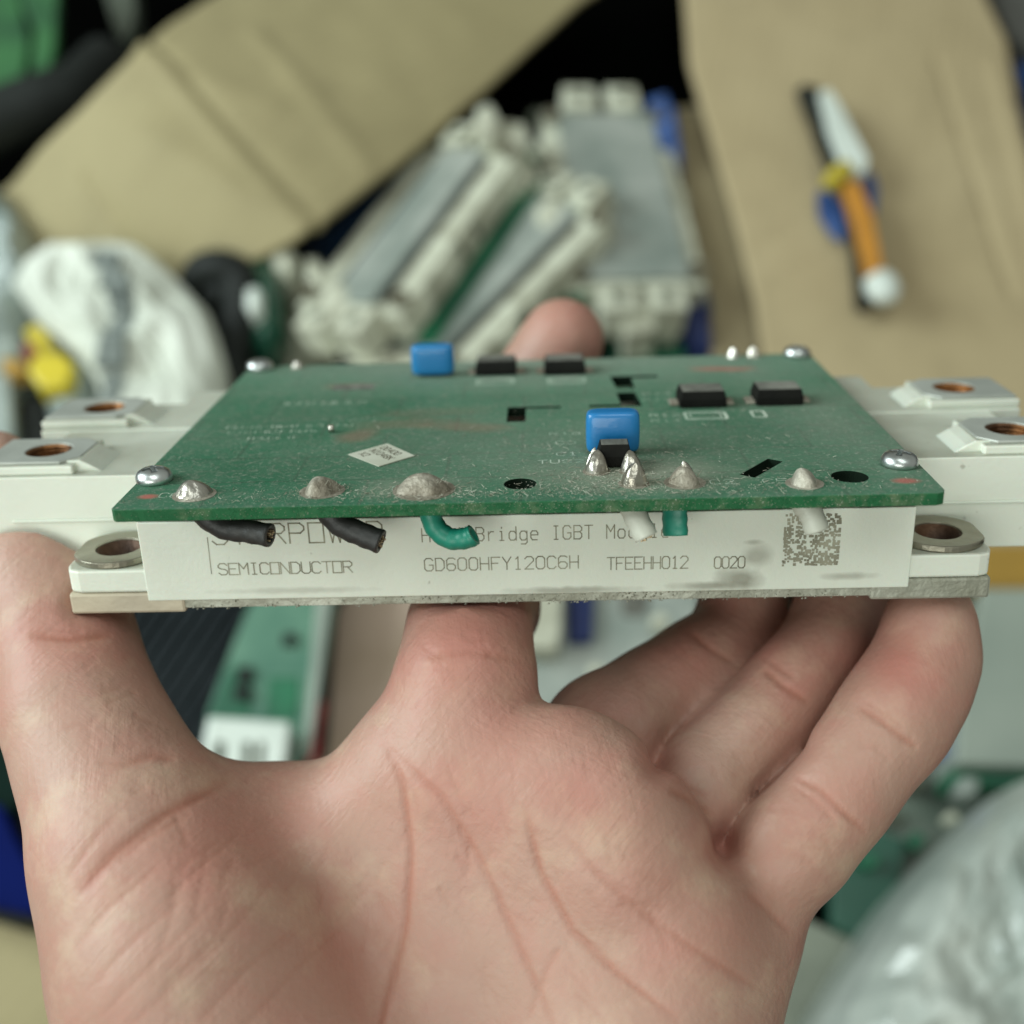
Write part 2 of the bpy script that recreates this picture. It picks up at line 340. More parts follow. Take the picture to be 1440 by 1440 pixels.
def empty(name, loc=(0,0,0)):
    o = bpy.data.objects.new(name, None); o.empty_display_size = .1; C.objects.link(o); o.location = Vector(loc)*S; return o

# stroke lettering on a 4 x 6 grid
G = {
'A':[[(0,0),(2,6),(4,0)],[(.8,2.2),(3.2,2.2)]], 'B':[[(0,0),(0,6),(3,6),(4,5),(4,4),(3,3.2),(0,3.2)],[(3,3.2),(4,2.3),(4,1),(3,0),(0,0)]],
'C':[[(4,5),(3,6),(1,6),(0,5),(0,1),(1,0),(3,0),(4,1)]], 'D':[[(0,0),(0,6),(2.6,6),(4,4.6),(4,1.4),(2.6,0),(0,0)]],
'E':[[(4,6),(0,6),(0,0),(4,0)],[(0,3.1),(3,3.1)]], 'F':[[(4,6),(0,6),(0,0)],[(0,3.1),(3,3.1)]],
'G':[[(4,5),(3,6),(1,6),(0,5),(0,1),(1,0),(3,0),(4,1),(4,2.8),(2.3,2.8)]], 'H':[[(0,0),(0,6)],[(4,0),(4,6)],[(0,3),(4,3)]],
'I':[[(1,6),(3,6)],[(2,6),(2,0)],[(1,0),(3,0)]], 'K':[[(0,0),(0,6)],[(4,6),(0,2.6)],[(1.4,3.6),(4,0)]], 'L':[[(0,6),(0,0),(4,0)]],
'M':[[(0,0),(0,6),(2,3),(4,6),(4,0)]], 'N':[[(0,0),(0,6),(4,0),(4,6)]], 'O':[[(0,0),(0,6),(4,6),(4,0),(0,0)]],
'P':[[(0,0),(0,6),(3,6),(4,5),(4,4),(3,3),(0,3)]], 'R':[[(0,0),(0,6),(3,6),(4,5),(4,4),(3,3),(0,3)],[(2,3),(4,0)]],
'S':[[(4,5),(3,6),(1,6),(0,5),(0,4),(1,3.2),(3,2.8),(4,2),(4,1),(3,0),(1,0),(0,1)]], 'T':[[(0,6),(4,6)],[(2,6),(2,0)]],
'U':[[(0,6),(0,1),(1,0),(3,0),(4,1),(4,6)]], 'W':[[(0,6),(1,0),(2,4),(3,0),(4,6)]], 'X':[[(0,0),(4,6)],[(0,6),(4,0)]],
'Y':[[(0,6),(2,3),(4,6)],[(2,3),(2,0)]], '0':[[(1,0),(0,1),(0,5),(1,6),(3,6),(4,5),(4,1),(3,0),(1,0)]],
'1':[[(1,5),(2,6),(2,0)],[(1,0),(3,0)]], '2':[[(0,5),(1,6),(3,6),(4,5),(4,4),(0,0),(4,0)]], '3':[[(0,5),(1,6),(3,6),(4,5),(4,4),(3,3.1),(4,2),(4,1),(3,0),(1,0),(0,1)]],
'4':[[(3,0),(3,6),(0,2),(4,2)]], '5':[[(4,6),(0,6),(0,3.5),(3,3.5),(4,2.5),(4,1),(3,0),(0,0)]], '6':[[(4,5.4),(3,6),(1,6),(0,5),(0,1),(1,0),(3,0),(4,1),(4,2.3),(3,3.2),(1,3.2),(0,2.3)]],
'8':[[(1,3.1),(0,4),(0,5),(1,6),(3,6),(4,5),(4,4),(3,3.1),(1,3.1),(0,2),(0,1),(1,0),(3,0),(4,1),(4,2),(3,3.1)]],
'-':[[(.5,3),(3.5,3)]], 'a':[[(.5,4),(3,4),(3.8,3.2),(3.8,0)],[(3.8,2.4),(1,2.4),(.2,1.6),(.2,.8),(1,0),(2.8,0),(3.8,.8)]],
'l':[[(1.2,6),(2,6),(2,0)],[(1,0),(3,0)]], 'f':[[(3.6,5.6),(2.8,6),(2,5.4),(2,0)],[(.8,3.8),(3.2,3.8)]],
'r':[[(.8,4),(.8,0)],[(.8,2.8),(2,4),(3.4,4)]], 'i':[[(1.2,4),(2,4),(2,0)],[(1,0),(3,0)],[(2,5.4),(2,5.9)]],
'd':[[(3.8,6),(3.8,0)],[(3.8,1),(2.8,0),(1,0),(.2,1),(.2,3),(1,4),(2.8,4),(3.8,3)]],
'g':[[(3.8,4),(3.8,-1),(3,-1.8),(.8,-1.8)],[(3.8,1),(2.8,0),(1,0),(.2,1),(.2,3),(1,4),(2.8,4),(3.8,3)]],
'e':[[(.2,2.2),(3.8,2.2),(3.8,3.1),(3,4),(1,4),(.2,3.1),(.2,1),(1,0),(3.4,0)]],
'o':[[(1,0),(.2,1),(.2,3),(1,4),(3,4),(3.8,3),(3.8,1),(3,0),(1,0)]], 'u':[[(.2,4),(.2,1),(1,0),(2.8,0),(3.8,1)],[(3.8,4),(3.8,0)]],
}
def lettering(mb, text, x, z, w, h, pitch, sw, plane):
    """ribbons sw wide; plane((a, b)) -> 3-D point"""
    for ch in text:
        for st in G.get(ch, []):
            for (a, b) in zip(st[:-1], st[1:]):
                A = np.array([x + a[0]/4*w, z + a[1]/6*h]); B = np.array([x + b[0]/4*w, z + b[1]/6*h])
                d = B - A; L_ = np.linalg.norm(d)
                if L_ < 1e-6: continue
                d /= L_; n = np.array([-d[1], d[0]]) * sw/2; A = A - d*sw*.4; B = B + d*sw*.4
                mb.add([plane(A-n), plane(B-n), plane(B+n), plane(A+n)], [(0,1,2,3)])
        x += pitch

# ------------------------------------------------------------------ the setting: ground coloured black to carry the shade in the gaps
floor = MB()
nx, ny = 60, 60; vs = []; X0, X1, Y0, Y1 = -2500, 2500, -1500, 3500
for j in range(ny+1):
    for i in range(nx+1):
        x = X0+(X1-X0)*i/nx; y = Y0+(Y1-Y0)*j/ny; vs.append((x, y, -12 + 10*noise.noise(Vector((x*.006, y*.006, 1)))))
floor.add(vs, [(j*(nx+1)+i, j*(nx+1)+i+1, (j+1)*(nx+1)+i+1, (j+1)*(nx+1)+i) for j in range(ny) for i in range(nx)])
tag(floor.build('ground', M['gap_shade'], smooth=True), 'ground under the scrap pile, coloured black for the shade in the gaps', kind='structure')

# ------------------------------------------------------------------ the scrap pile behind
def px_poly(pts, h): return [tuple(world_on(u, v, h)) for u, v in pts]
def ease(poly, n):             # resample a closed outline evenly
    P_ = np.array(poly + [poly[0]], float); L_ = np.r_[0, np.cumsum(np.linalg.norm(np.diff(P_, axis=0), axis=1))]
    t = np.linspace(0, L_[-1], n, endpoint=False); return [tuple(np.interp(x, L_, P_[:, i]) for i in range(P_.shape[1])) for x in t]
def slab(name, pts, h, thick, m, parent=None, bevel=1.0, origin=None, hs=None):
    """solid piece with the outline seen in the photograph, its own level, size and thickness"""
    k = len(pts); hs = hs or [h]*k
    top = [world_on(u, v, hh) for (u, v), hh in zip(pts, hs)]
    c = np.mean(top, axis=0); base = origin if origin is not None else (c[0], c[1], min(p[2] for p in top)-thick)
    v = [tuple(p) for p in top] + [(p[0], p[1], p[2]-thick) for p in top]
    f = [tuple(range(k)), tuple(range(2*k-1, k-1, -1))] + [(i, (i+1)%k, (i+1)%k+k, i+k) for i in range(k)]
    o = MB().add(v, f).build(name, m, parent, base if parent is None else (0,0,0), bevel=bevel); return o
def sheet(name, left, right, thick, m, parent=None, nu=10, amp=1.5, seed=0, bend=0.0, smooth=True, folds=()):
    """bent board between two edges given as (u, v, level) rows"""
    def res(e, n):
        P_ = np.array([world_on(a, b, c) for a, b, c in e]); t = np.linspace(0, len(P_)-1, n); return np.stack([np.interp(t, np.arange(len(P_)), P_[:, i]) for i in range(3)], 1)
    nv = 90 if folds else 24; nu = 70 if folds else nu; A, B = res(left, nv), res(right, nv); v = []; F3 = [(world_on(a[0], a[1], left[3][2]), world_on(b[0], b[1], left[3][2]), dep, wd) for a, b, dep, wd in folds]
    for j in range(nv):
        for i in range(nu+1):
            t = i/nu; p = A[j]*(1-t) + B[j]*t; p = p + np.array([0, 0, bend*4*t*(1-t)])
            p[2] += amp*noise.noise(Vector((p[0]*.012, p[1]*.012, seed))) + .35*amp*noise.noise(Vector((p[0]*.05, p[1]*.05, seed+5)))
            for (a_, b_, dep, wd) in F3:
                ab = b_-a_; t_ = max(0, min(1, float((p-a_)[:2] @ ab[:2])/float(ab[:2] @ ab[:2]))); dd = np.linalg.norm((p - a_ - ab*t_)[:2]); p[2] += dep*math.exp(-(dd/wd)**2)
            v.append(tuple(p))
    c = np.mean(np.array(v), axis=0)
    f = [(j*(nu+1)+i, j*(nu+1)+i+1, (j+1)*(nu+1)+i+1, (j+1)*(nu+1)+i) for j in range(nv-1) for i in range(nu)]
    o = MB().add(v, f).build(name, m, parent, tuple(c) if parent is None else (0,0,0), smooth=smooth)
    s = o.modifiers.new('thickness', 'SOLIDIFY'); s.thickness = thick*S; s.offset = 0
    return o
def crumpled(name, pts, h, dome, amp, m, seed=0, fs=.03, parent=None, rings=10, n=34, sharp=True):
    out = ease([tuple(world_on(u, v, h)) for u, v in pts], n); out = np.array(out); c = out.mean(0); v = []
    for r in range(rings+1):
        t = r/rings
        for j in range(n):
            p = c + (out[j]-c)*t; z = h + dome*math.sqrt(max(0, 1-t**3))
            q = Vector((p[0]*fs, p[1]*fs, seed)); e = (1-t**6)
            z += e*amp*(1.0-2*abs(noise.noise(q))) + e*amp*.5*(1-2*abs(noise.noise(q*2.3))) + e*amp*.2*noise.noise(q*6)
            v.append((p[0], p[1], z))
    k = rings*n; f = [(r*n+j, r*n+(j+1)%n, (r+1)*n+(j+1)%n, (r+1)*n+j) for r in range(1, rings) for j in range(n)] + [(0, n+j, n+(j+1)%n) for j in range(n)]
    v += [(p[0]*.96+c[0]*.04, p[1]*.96+c[1]*.04, max(-10, h-45)) for p in out]; b = (rings+1)*n
    f += [(k+j, k+(j+1)%n, b+(j+1)%n, b+j) for j in range(n)] + [tuple(b+j for j in range(n))[::-1]]
    return MB().add(v, f).build(name, m, parent, (c[0], c[1], max(-10, h-45)), smooth=not sharp)
def cable(name, pts, r, m, parent=None, n=12):
    P_ = [world_on(u, v, h) for u, v, h in pts]; fine = []
    for i in range(len(P_)-1):
        p0 = P_[max(i-1,0)]; p1, p2 = P_[i], P_[i+1]; p3 = P_[min(i+2, len(P_)-1)]
        for t in np.linspace(0, 1, 9)[:-1]: fine.append(.5*((2*p1)+(p2-p0)*t+(2*p0-5*p1+4*p2-p3)*t*t+(-p0+3*p1-3*p2+p3)*t**3))
    fine.append(P_[-1]); c = np.mean(fine, axis=0)
    return MB().tube(fine, r, n).build(name, m, parent, tuple(c) if parent is None else (0,0,0), smooth=True)
def frame_at(u, v, h, ang, tilt=0.0, pitch=0.0):
    """matrix of a thing lying on the pile: ang = direction of its long side in the plan"""
    p = world_on(u, v, h)
    return Matrix.Translation(Vector(p)*S) @ Matrix.Rotation(R(ang), 4, 'Z') @ Matrix.Rotation(R(tilt), 4, 'X') @ Matrix.Rotation(R(pitch), 4, 'Y')
def ang_of(u0, v0, u1, v1, h): a, b = world_on(u0, v0, h), world_on(u1, v1, h); return math.degrees(math.atan2(b[1]-a[1], b[0]-a[0]))

# two big cardboard flaps
fl = sheet('cardboard_flap', [(-60,330,30),(20,262,44),(60,210,56),(120,150,72),(185,85,88),(240,40,80),(330,-20,66),(420,-80,54)],
           [(120,440,26),(270,392,38),(350,372,50),(430,330,60),(560,235,54),(680,130,46),(812,12,40),(910,-60,36)], 5, M['card_l'], nu=16, amp=2, seed=1, bend=5, folds=[((190,85),(440,310),3.0,3.2),((205,80),(455,300),-2.5,3.0),((110,215),(255,390),-2.2,2.6),((360,60),(510,210),2.2,4)])
tag(fl, 'olive brown cardboard flap with creases, lying across behind the white bag', 'cardboard')
rib = MB()
def strip_line(o_name, pts, h, w, m, parent):
    mb = MB()
    for (a, b) in zip(pts[:-1], pts[1:]):
        A, B = world_on(*a, h), world_on(*b, h); d = (B-A)[:2]; d /= np.linalg.norm(d); n = np.array([-d[1], d[0], 0])*w/2
        mb.add([A-n, B-n, B+n, A+n, A-n-[0,0,4], B-n-[0,0,4], B+n-[0,0,4], A+n-[0,0,4]], [(0,1,2,3),(4,7,6,5),(0,4,5,1),(1,5,6,2),(2,6,7,3),(3,7,4,0)])
    return mb.build(o_name, m, parent, bevel=.8)
fr = sheet('tan_cardboard', [(955,-90,44),(962,0,42),(968,90,40),(1000,200,38),(1035,320,36),(1060,420,34),(1075,520,32),(1110,700,30),(1130,860,28)],
           [(1340,-90,44),(1382,0,42),(1412,60,42),(1436,190,40),(1475,330,38),(1510,450,36),(1530,560,34),(1560,700,32),(1580,815,30)], 6, M['card_r'], nu=18, amp=1.5, seed=4, bend=2, folds=[((1060,352),(1430,150),-2.2,2.2),((1085,405),(1200,345),-1.6,2),((1310,100),(1420,420),-1.8,2.2),((1390,100),(1470,400),2,2.5)])
tag(fr, 'large tan cardboard panel with folds, lying under the orange and white pen', 'cardboard')
f2 = sheet('cardboard_strip', [(940,158,24),(958,260,23),(975,360,22),(990,450,22),(1005,540,20),(1020,620,20)], [(1010,150,24),(1040,260,23),(1065,360,22),(1090,450,22),(1110,540,20),(1130,620,20)], 5, M['card_d'], nu=6, amp=1.5, seed=9)
tag(f2, 'narrow darker brown cardboard strip along the left edge of the tan panel', 'cardboard')
# creases in the panel are raised folded ribs of board
for pts in ([(1055,352),(1120,318),(1190,285),(1260,245),(1330,205),(1400,165)],):
    pass
tag(slab('cardboard_sheet', [(-80,1290),(20,1285),(110,1310),(170,1380),(200,1560),(-80,1560)], 20, 6, M['card_l']), 'olive cardboard sheet at the lower left, left of the wrist', 'cardboard')
tag(slab('cardboard_scrap', [(455,790),(600,790),(620,900),(600,1100),(430,1110),(440,1000)], 22, 8, M['pinkish']), 'brownish pink cardboard scrap seen between thumb and index finger', 'cardboard')

# pen lying on the panel
pen = empty('pen'); tag(pen, 'pen with white barrel, yellow ring, orange stem and round white cap, on the tan cardboard', 'pen')
H = 58
pen.location = Vector(world_on(1195, 270, H))*S
def pchild(name, pts, rad, m, sq=1.0):
    P_ = [world_on(*q) for q in pts]; o = np.array(pen.location)/S
    return MB().tube([p-o for p in P_], rad, 18, sq).build(name, m, pen, smooth=True)
def pslab(name, pts, h, t, m):
    oo = np.array(pen.location)/S; top = [world_on(a, b, h)-oo for a, b in pts]; k = len(top); v = [tuple(p) for p in top] + [(p[0], p[1], p[2]-t) for p in top]
    return MB().add(v, [tuple(range(k)), tuple(range(2*k-1, k-1, -1))] + [(i, (i+1)%k, (i+1)%k+k, i+k) for i in range(k)]).build(name, m, pen, bevel=1)
pslab('barrel', [(1152,128),(1168,124),(1184,150),(1222,222),(1218,240),(1190,244),(1164,180)], H+6, 8, M['white_gloss'])
pslab('clip', [(1136,122),(1150,118),(1160,150),(1186,240),(1174,244),(1148,190)], H+3, 6, M['coal'])
pchild('ring', [(1176,246,H+2),(1186,256,H+2)], [8.5,7], M['yellow'])
pslab('stem', [(1186,256),(1208,250),(1228,300),(1244,380),(1222,386),(1206,320)], H+4, 7, M['orange'])
pchild('cap', [(1234,384,H),(1238,396,H),(1243,410,H),(1246,424,H)], [5,8,8,4.5], M['white_gloss'], .7)
tag(cable('hole_rim_shade', [(1130,128,52),(1150,175,52),(1185,250,50),(1205,330,50),(1216,432,48)], 4.2, M['coal']), 'black strip for the shaded rim of a torn hole beside the pen', 'rod')  # stands for the dark, shaded rim of a torn hole in the cardboard
tag(slab('blue_sticker', [(1150,268),(1168,262),(1190,300),(1188,338),(1172,330),(1152,300)], 48, 3, M['blue_old']), 'faded blue sticker left of the pen stem', 'sticker')
tag(slab('blue_tab', [(1212,245),(1228,240),(1236,262),(1232,298),(1222,296)], 50, 3, M['blue_old']), 'small blue tab to the right of the pen ring', 'tab')

# woven white bag and what lies round it
bag = crumpled('woven_bag', [(18,400),(38,360),(80,335),(135,348),(160,333),(200,350),(250,395),(292,440),(316,500),(314,560),(300,640),(170,690),(140,600),(150,560),(112,498),(60,455)], 60, 3, 8, M['bag'], 3, .030, rings=8, n=26)
tag(bag, 'crumpled white woven bag with a grey printed line, left behind the board', 'bag')
pr = MB(); rr = random.Random(2); o = np.array(bag.location)/S
bpy.context.view_layer.update()
for i, (u, v) in enumerate([(138,345),(146,362),(152,376),(160,392),(162,408),(165,424),(158,440),(152,470),(148,488),(147,505),(146,530),(141,545)]):
    p = world_on(u, v, 80); ok, loc, nn, ix = bag.ray_cast(Vector((p-o)*S)+Vector((0,0,1)), Vector((0,0,-1)))
    z = (loc.z/S if ok else 10) + 1.2; q = p-o; w = rr.uniform(3.4, 6); hh = rr.uniform(3, 5.2)
    pr.box(q[0]-w, q[0]+w, q[1]-hh, q[1]+hh, z-3.2, z+1.5)
pr.build('printed_line', M['bag_ink'], bag, bevel=.4)
tag(crumpled('plastic_film', [(-60,290),(0,275),(30,300),(52,345),(60,400),(40,450),(20,470),(-60,470)], 40, 14, 8, M['film'], 8, .03), 'greyish green crumpled plastic film left of the woven bag', 'plastic film')
y = empty('yellow_plug', world_on(55, 500, 60)); tag(y, 'bright yellow plug with two lobes under the corner of the woven bag', 'plug')
o = np.array(y.location)/S
def rel(name, pts, h, t, m, par): 
    oo = np.array(par.location)/S; top = [world_on(a, b, h)-oo for a, b in pts]; k = len(top)
    v = [tuple(p) for p in top] + [(p[0], p[1], p[2]-t) for p in top]
    return MB().add(v, [tuple(range(k)), tuple(range(2*k-1, k-1, -1))] + [(i, (i+1)%k, (i+1)%k+k, i+k) for i in range(k)]).build(name, m, par, bevel=1.5)
rel('lobe', [(32,462),(52,452),(72,475),(68,500),(48,498)], 62, 22, M['yellow'], y)
rel('lobe', [(45,500),(82,492),(104,512),(92,545),(58,546),(38,522)], 66, 24, M['yellow'], y)
rel('insert', [(28,482),(44,480),(52,498),(34,504)], 64, 16, M['brown'], y)
rel('neck', [(0,500),(30,505),(40,520),(20,525),(0,520)], 50, 10, M['ochre'], y)
tag(crumpled('grey_clip', [(92,540),(122,520),(140,540),(135,600),(95,620),(72,590)], 44, 9, 5, M['film'], 12, .05), 'grey clip below the yellow plug', 'clip')
tag(slab('pale_block', [(-60,530),(14,520),(20,640),(-60,650)], 44, 30, M['film'], bevel=3), 'pale grey block at the left edge below the yellow plug', 'block')
tag(slab('black_bracket', [(22,560),(60,556),(70,640),(14,650)], 36, 24, M['coal'], bevel=2), 'black bracket left of the rear left terminal', 'bracket')
tag(slab('grey_bracket', [(-60,400),(10,440),(28,470),(20,520),(-60,520)], 38, 24, M['old_metal'], bevel=3), 'dull grey bracket at the left edge above the yellow plug', 'bracket')

# black coil, green canister, grey panel between bag and modules
tag(cable('black_cable_coil', [(275,400,46),(285,382,52),(310,376,56),(335,388,54),(340,420,50),(335,460,46),(325,500,40),(330,560,36)], 8.5, M['coal']), 'thick black cable bent into a loop right of the woven bag', 'cable')
tag(crumpled('black_rubber_cap', [(290,395),(320,385),(338,400),(335,440),(310,455),(285,430)], 40, 12, 3, M['coal'], 33, .05, rings=20, n=60, sharp=False), 'black rubber cap inside the loop of thick cable', 'cap')
gc = crumpled('green_canister', [(346,388),(372,376),(396,384),(404,420),(400,470),(380,500),(352,490),(340,440)], 36, 16, 2, M['pale_green'], 5, .05, rings=20, n=60, sharp=False); gc.data.materials[0] = mat('canister_green', (.012,.09,.055), .25, 0, Coat_Weight=.6)
tag(gc, 'dark green glossy canister beside the black cable loop', 'canister')
cl = crumpled('canister_highlight', [(348,412),(362,406),(372,416),(370,440),(356,448),(346,434)], 54, 5, .8, M['white_gloss'], 6, .05, rings=20, n=60, sharp=False); cl.parent = gc; cl.location = cl.location - gc.location; cl.data.name = 'lid'  # painted highlight: white lump on the glossy canister, not a separate part
tag(slab('beige_panel', [(398,418),(430,412),(470,470),(478,560),(402,560),(400,480)], 18, 12, mat('beige_paint', (.30,.31,.23), .55), bevel=2), 'narrow beige panel between the green canister and the old modules', 'panel')

# old modules of the same kind lying upside down in rows, each with its own board and tabs
rmod = random.Random(3)
def old_module(label, u, v, h, ang, tilt=0, pitch=0, scale=1.0, metal=True, pw=24):
    r = empty('old_module'); r.matrix_world = frame_at(u, v, h, ang, tilt, pitch) @ Matrix.Scale(scale, 4)
    tag(r, label, 'power module', 'old modules lying in the scrap pile')
    b = MB(); b.box(-61, 61, -31, 31, -17, -2)
    for s in (-1, 1):
        for yy in (-11, 11): b.box(*sorted((60*s, 77*s)), yy-8, yy+8, -16, 2)
    for k in range(5): b.box(-50+k*22, -40+k*22+rmod.uniform(-4, 5), -32.2-rmod.uniform(0, 1.5), 32.2+rmod.uniform(0, 1.5), -13-rmod.uniform(0, 4), -4.5)
    hb = b.build('housing', M['old_white'], r, bevel=.6)
    for s in (-1, 1):
        for yy in (-11, 11):
            q = MB(); q.lathe([(3.2, 2.03), (3.2, 2.6), (.1, 2.7)], (69*s, yy, 0), 20); q.build('terminal', M['dim'], r)
        x_ = rmod.uniform(-50, 10)
        q = MB(); q.box(x_, x_+rmod.uniform(16, 40), *sorted((30*s, 31.6*s)), -12.5, -5); q.build('recess_shade', M['dim'], hb)  # dark strip standing proud, paints in the shade of a recess
    p = MB(); p.box(-57, 57, -pw if metal else -29, pw if metal else 29, -1.98, 1.2); p.build('base_plate', M['old_metal'] if metal else M['old_white'], r, bevel=.8)
    if pw < 20:
        for yy in (-pw-2.5, pw+3.0):
            q = MB(); q.box(-55, 50, yy-1.8, yy+1.8, -1.99, -1.2); q.build('groove_shade', M['coal'], hb)  # raised black strip paints in the shade of a groove
    for s in (-1, 1):
        for yy in (-27, 27):
            e = MB(); e.lathe([(4.5, 1.25), (4.5, 3.0), (3, 3.2), (3, 1.4)], (54*s, yy, 0), 16); e.build('bushing', M['washer'], r)
    g = MB(); g.box(-58, 58, -38.5, 38.5, -21.5, -18.0); g.build('circuit_board', M['old_green'], r, bevel=.4)
    for k in range(4):
        w = MB(); w.box(-44+k*26, -30+k*26, 31.5, 37, -18, -10); w.build('connector', M['old_white'], r, bevel=.8)
    return r
H1 = 34
for lb_, u_, v_, h_, e_, tl, pt, mt, sc_, pw_ in (
    ('old module with narrow grey plate, along the lower edge of the olive flap', 578, 312, 56, (470,475,690,165), -22, 2, True, 1.0, 13),
    ('old module with narrow grey plate, between green board strip and dark gap by the fingertip', 682, 388, 50, (545,515,800,280), -18, -3, True, .98, 15),
    ('old white module on edge, lowest of the pile, just above the rear blue capacitor', 560, 500, 30, (480,520,620,470), -55, 4, False, .8, 24)):
    old_module(lb_, u_, v_, h_, ang_of(*e_, 30), tl, pt, sc_, mt, pw_)
old_module('old module with wide bare grey plate, upright beside the brown cardboard strip', 872, 270, 44, ang_of(905,420,850,130,40), 4, 3, 1.06)
for lb_, pts, hh_, tk in (
    ('white terminal block at the top end of the flap-side module', [(668,150),(690,140),(704,165),(694,196),(672,186)], 70, 22),
    ('white terminal block hanging right of the green gap, upper one', [(706,176),(738,168),(746,196),(726,222),(704,206)], 62, 20),
    ('white terminal block left of the upright plate, lower one', [(752,288),(786,272),(800,300),(782,330),(758,318)], 56, 18),
    ('white terminal block in the middle of the pile above the lower row', [(718,236),(752,222),(760,252),(736,276)], 52, 18),
    ('white terminal block below the flap-side module, near the green strip', [(452,402),(486,392),(500,430),(482,452),(456,440)], 58, 20)):
    tag(slab('terminal_block', pts, hh_, tk, M['old_white'], bevel=3), lb_, 'terminal block', 'loose terminal blocks')
tag(slab('dark_blue_crate', [(425,345),(470,318),(520,270),(560,238),(580,262),(540,330),(470,392),(440,392)], 20, 22, mat('petrol_blue', (.008,.035,.085), .5)), 'dark petrol blue crate under the lower edge of the olive flap', 'crate')
tag(crumpled('white_terminal_clip', [(384,352),(410,352),(422,372),(412,398),(388,390),(378,370)], 44, 8, 1, M['old_white'], 14, .05), 'white terminal clip at the lower tip of the olive flap', 'clip')
tag(crumpled('white_terminal_clip', [(428,372),(450,372),(464,392),(452,414),(432,408)], 40, 8, 1, M['old_white'], 15, .05), 'smaller white terminal clip right of the clip at the flap tip', 'clip')
tag(slab('green_board_strip', [(536,462),(585,398),(650,325),(705,250),(738,205),(756,222),(712,290),(640,375),(566,482)], 48, 3, M['old_green']), 'narrow green circuit board showing in the gap between the two rows of old modules', 'circuit board')
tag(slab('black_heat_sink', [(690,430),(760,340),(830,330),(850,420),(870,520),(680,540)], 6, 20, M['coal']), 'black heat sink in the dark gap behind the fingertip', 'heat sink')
tag(crumpled('blue_plastic_bag', [(905,150),(935,142),(952,180),(960,240),(945,262),(925,240),(910,200)], 30, 8, 5, M['blue_old'], 21, .05), 'faded blue plastic bag peeping out right of the bare grey plate', 'plastic bag')
tag(crumpled('blue_plastic_bag', [(935,372),(965,352),(985,380),(1000,440),(1000,500),(965,490),(940,430)], 22, 8, 4, M['navy'], 22, .05), 'darker blue plastic bag below the grey plate, beside the brown strip', 'plastic bag')
tag(slab('blue_corner', [(730,195),(760,182),(775,215),(765,262),(735,260),(722,225)], 12, 14, M['navy']), 'navy corner between the row of old modules and the bare grey plate', 'corner piece')
tag(slab('navy_plate', [(455,492),(500,470),(520,500),(500,560),(440,560)], 12, 10, M['navy']), 'dark navy plate in the gap above the rear edge of the driver board', 'plate')
tag(slab('white_connector', [(868,420),(918,414),(924,462),(880,470)], 44, 22, M['old_white'], bevel=2), 'white connector block just right of the fingertip', 'connector')
tag(slab('white_connector', [(930,418),(950,414),(956,450),(934,452)], 38, 22, M['old_white'], bevel=2), 'narrow white connector block between the fingertip and the blue bag', 'connector')
tag(slab('small_green_board', [(862,468),(905,470),(960,480),(970,540),(860,540)], 20, 5, M['old_green']), 'small dark green circuit board under the white connectors', 'circuit board')
# fragments in the dark gaps
rf = random.Random(8)
def fragments(cat, label, group, m, spots, h):
    for (u_, v_, w_, hh_) in spots:
        a_ = rf.uniform(0, 3.1); n_ = rf.choice((4, 5, 6)); pts = [(u_ + w_*math.cos(a_ + 6.283*i/n_)*rf.uniform(.7, 1.1), v_ + hh_*math.sin(a_ + 6.283*i/n_)*rf.uniform(.7, 1.1)) for i in range(n_)]
        tag(slab(cat, pts, h + rf.uniform(-6, 6), rf.uniform(6, 14), m, bevel=1), label, 'fragment', group)
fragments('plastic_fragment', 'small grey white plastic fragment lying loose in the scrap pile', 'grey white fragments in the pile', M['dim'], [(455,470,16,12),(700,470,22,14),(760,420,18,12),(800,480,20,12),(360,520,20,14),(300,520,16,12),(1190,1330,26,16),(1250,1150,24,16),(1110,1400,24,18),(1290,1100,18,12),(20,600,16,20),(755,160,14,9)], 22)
fragments('pale_fragment', 'pale chipped plastic fragment lying loose in the scrap pile', 'pale fragments in the pile', M['old_white'], [(770,245,10,7),(742,330,12,9),(790,350,9,12),(700,300,8,12),(432,440,12,10),(915,402,16,8),(1340,1150,12,10),(1180,1390,14,9),(840,940,14,9),(930,870,14,10)], 38)
fragments('board_fragment', 'dark green broken board fragment lying in the scrap pile', 'green board fragments in the pile', M['old_green'], [(640,330,8,16),(705,400,14,8),(820,400,18,10),(770,470,16,9),(905,470,20,8),(1225,1210,18,12),(1290,1180,14,16),(400,470,10,14),(560,260,8,14)], 30)
# top left corner
gb = slab('tall_green_board', [(-70,-60),(10,-60),(28,0),(40,60),(30,115),(-10,150),(-70,150)], 60, 8, M['pale_green']); gb.data.materials[0] = mat('leaf_green', (.035,.14,.045), .5, col2=(.015,.07,.028), scale=3)
tag(gb, 'green circuit board in the top left corner, leftmost of two', 'circuit board')
gb = slab('tall_green_board', [(26,-60),(80,-60),(80,10),(76,70),(62,118),(44,110),(48,40),(30,0)], 66, 8, gb.data.materials[0])
tag(gb, 'narrow green circuit board near the top left corner, right one of two', 'circuit board')
tag(cable('black_hose', [(-60,200,60),(20,160,62),(70,142,62),(110,128,58),(150,90,44)], 15, M['coal']), 'black hose under the two green boards at the top left', 'hose')
tag(slab('grey_lever', [(140,-40),(185,-40),(190,20),(176,58),(158,30)], 30, 20, mat('dim_grey', (.10,.12,.09), .5)), 'dim grey lever in the dark gap above the olive flap', 'lever')
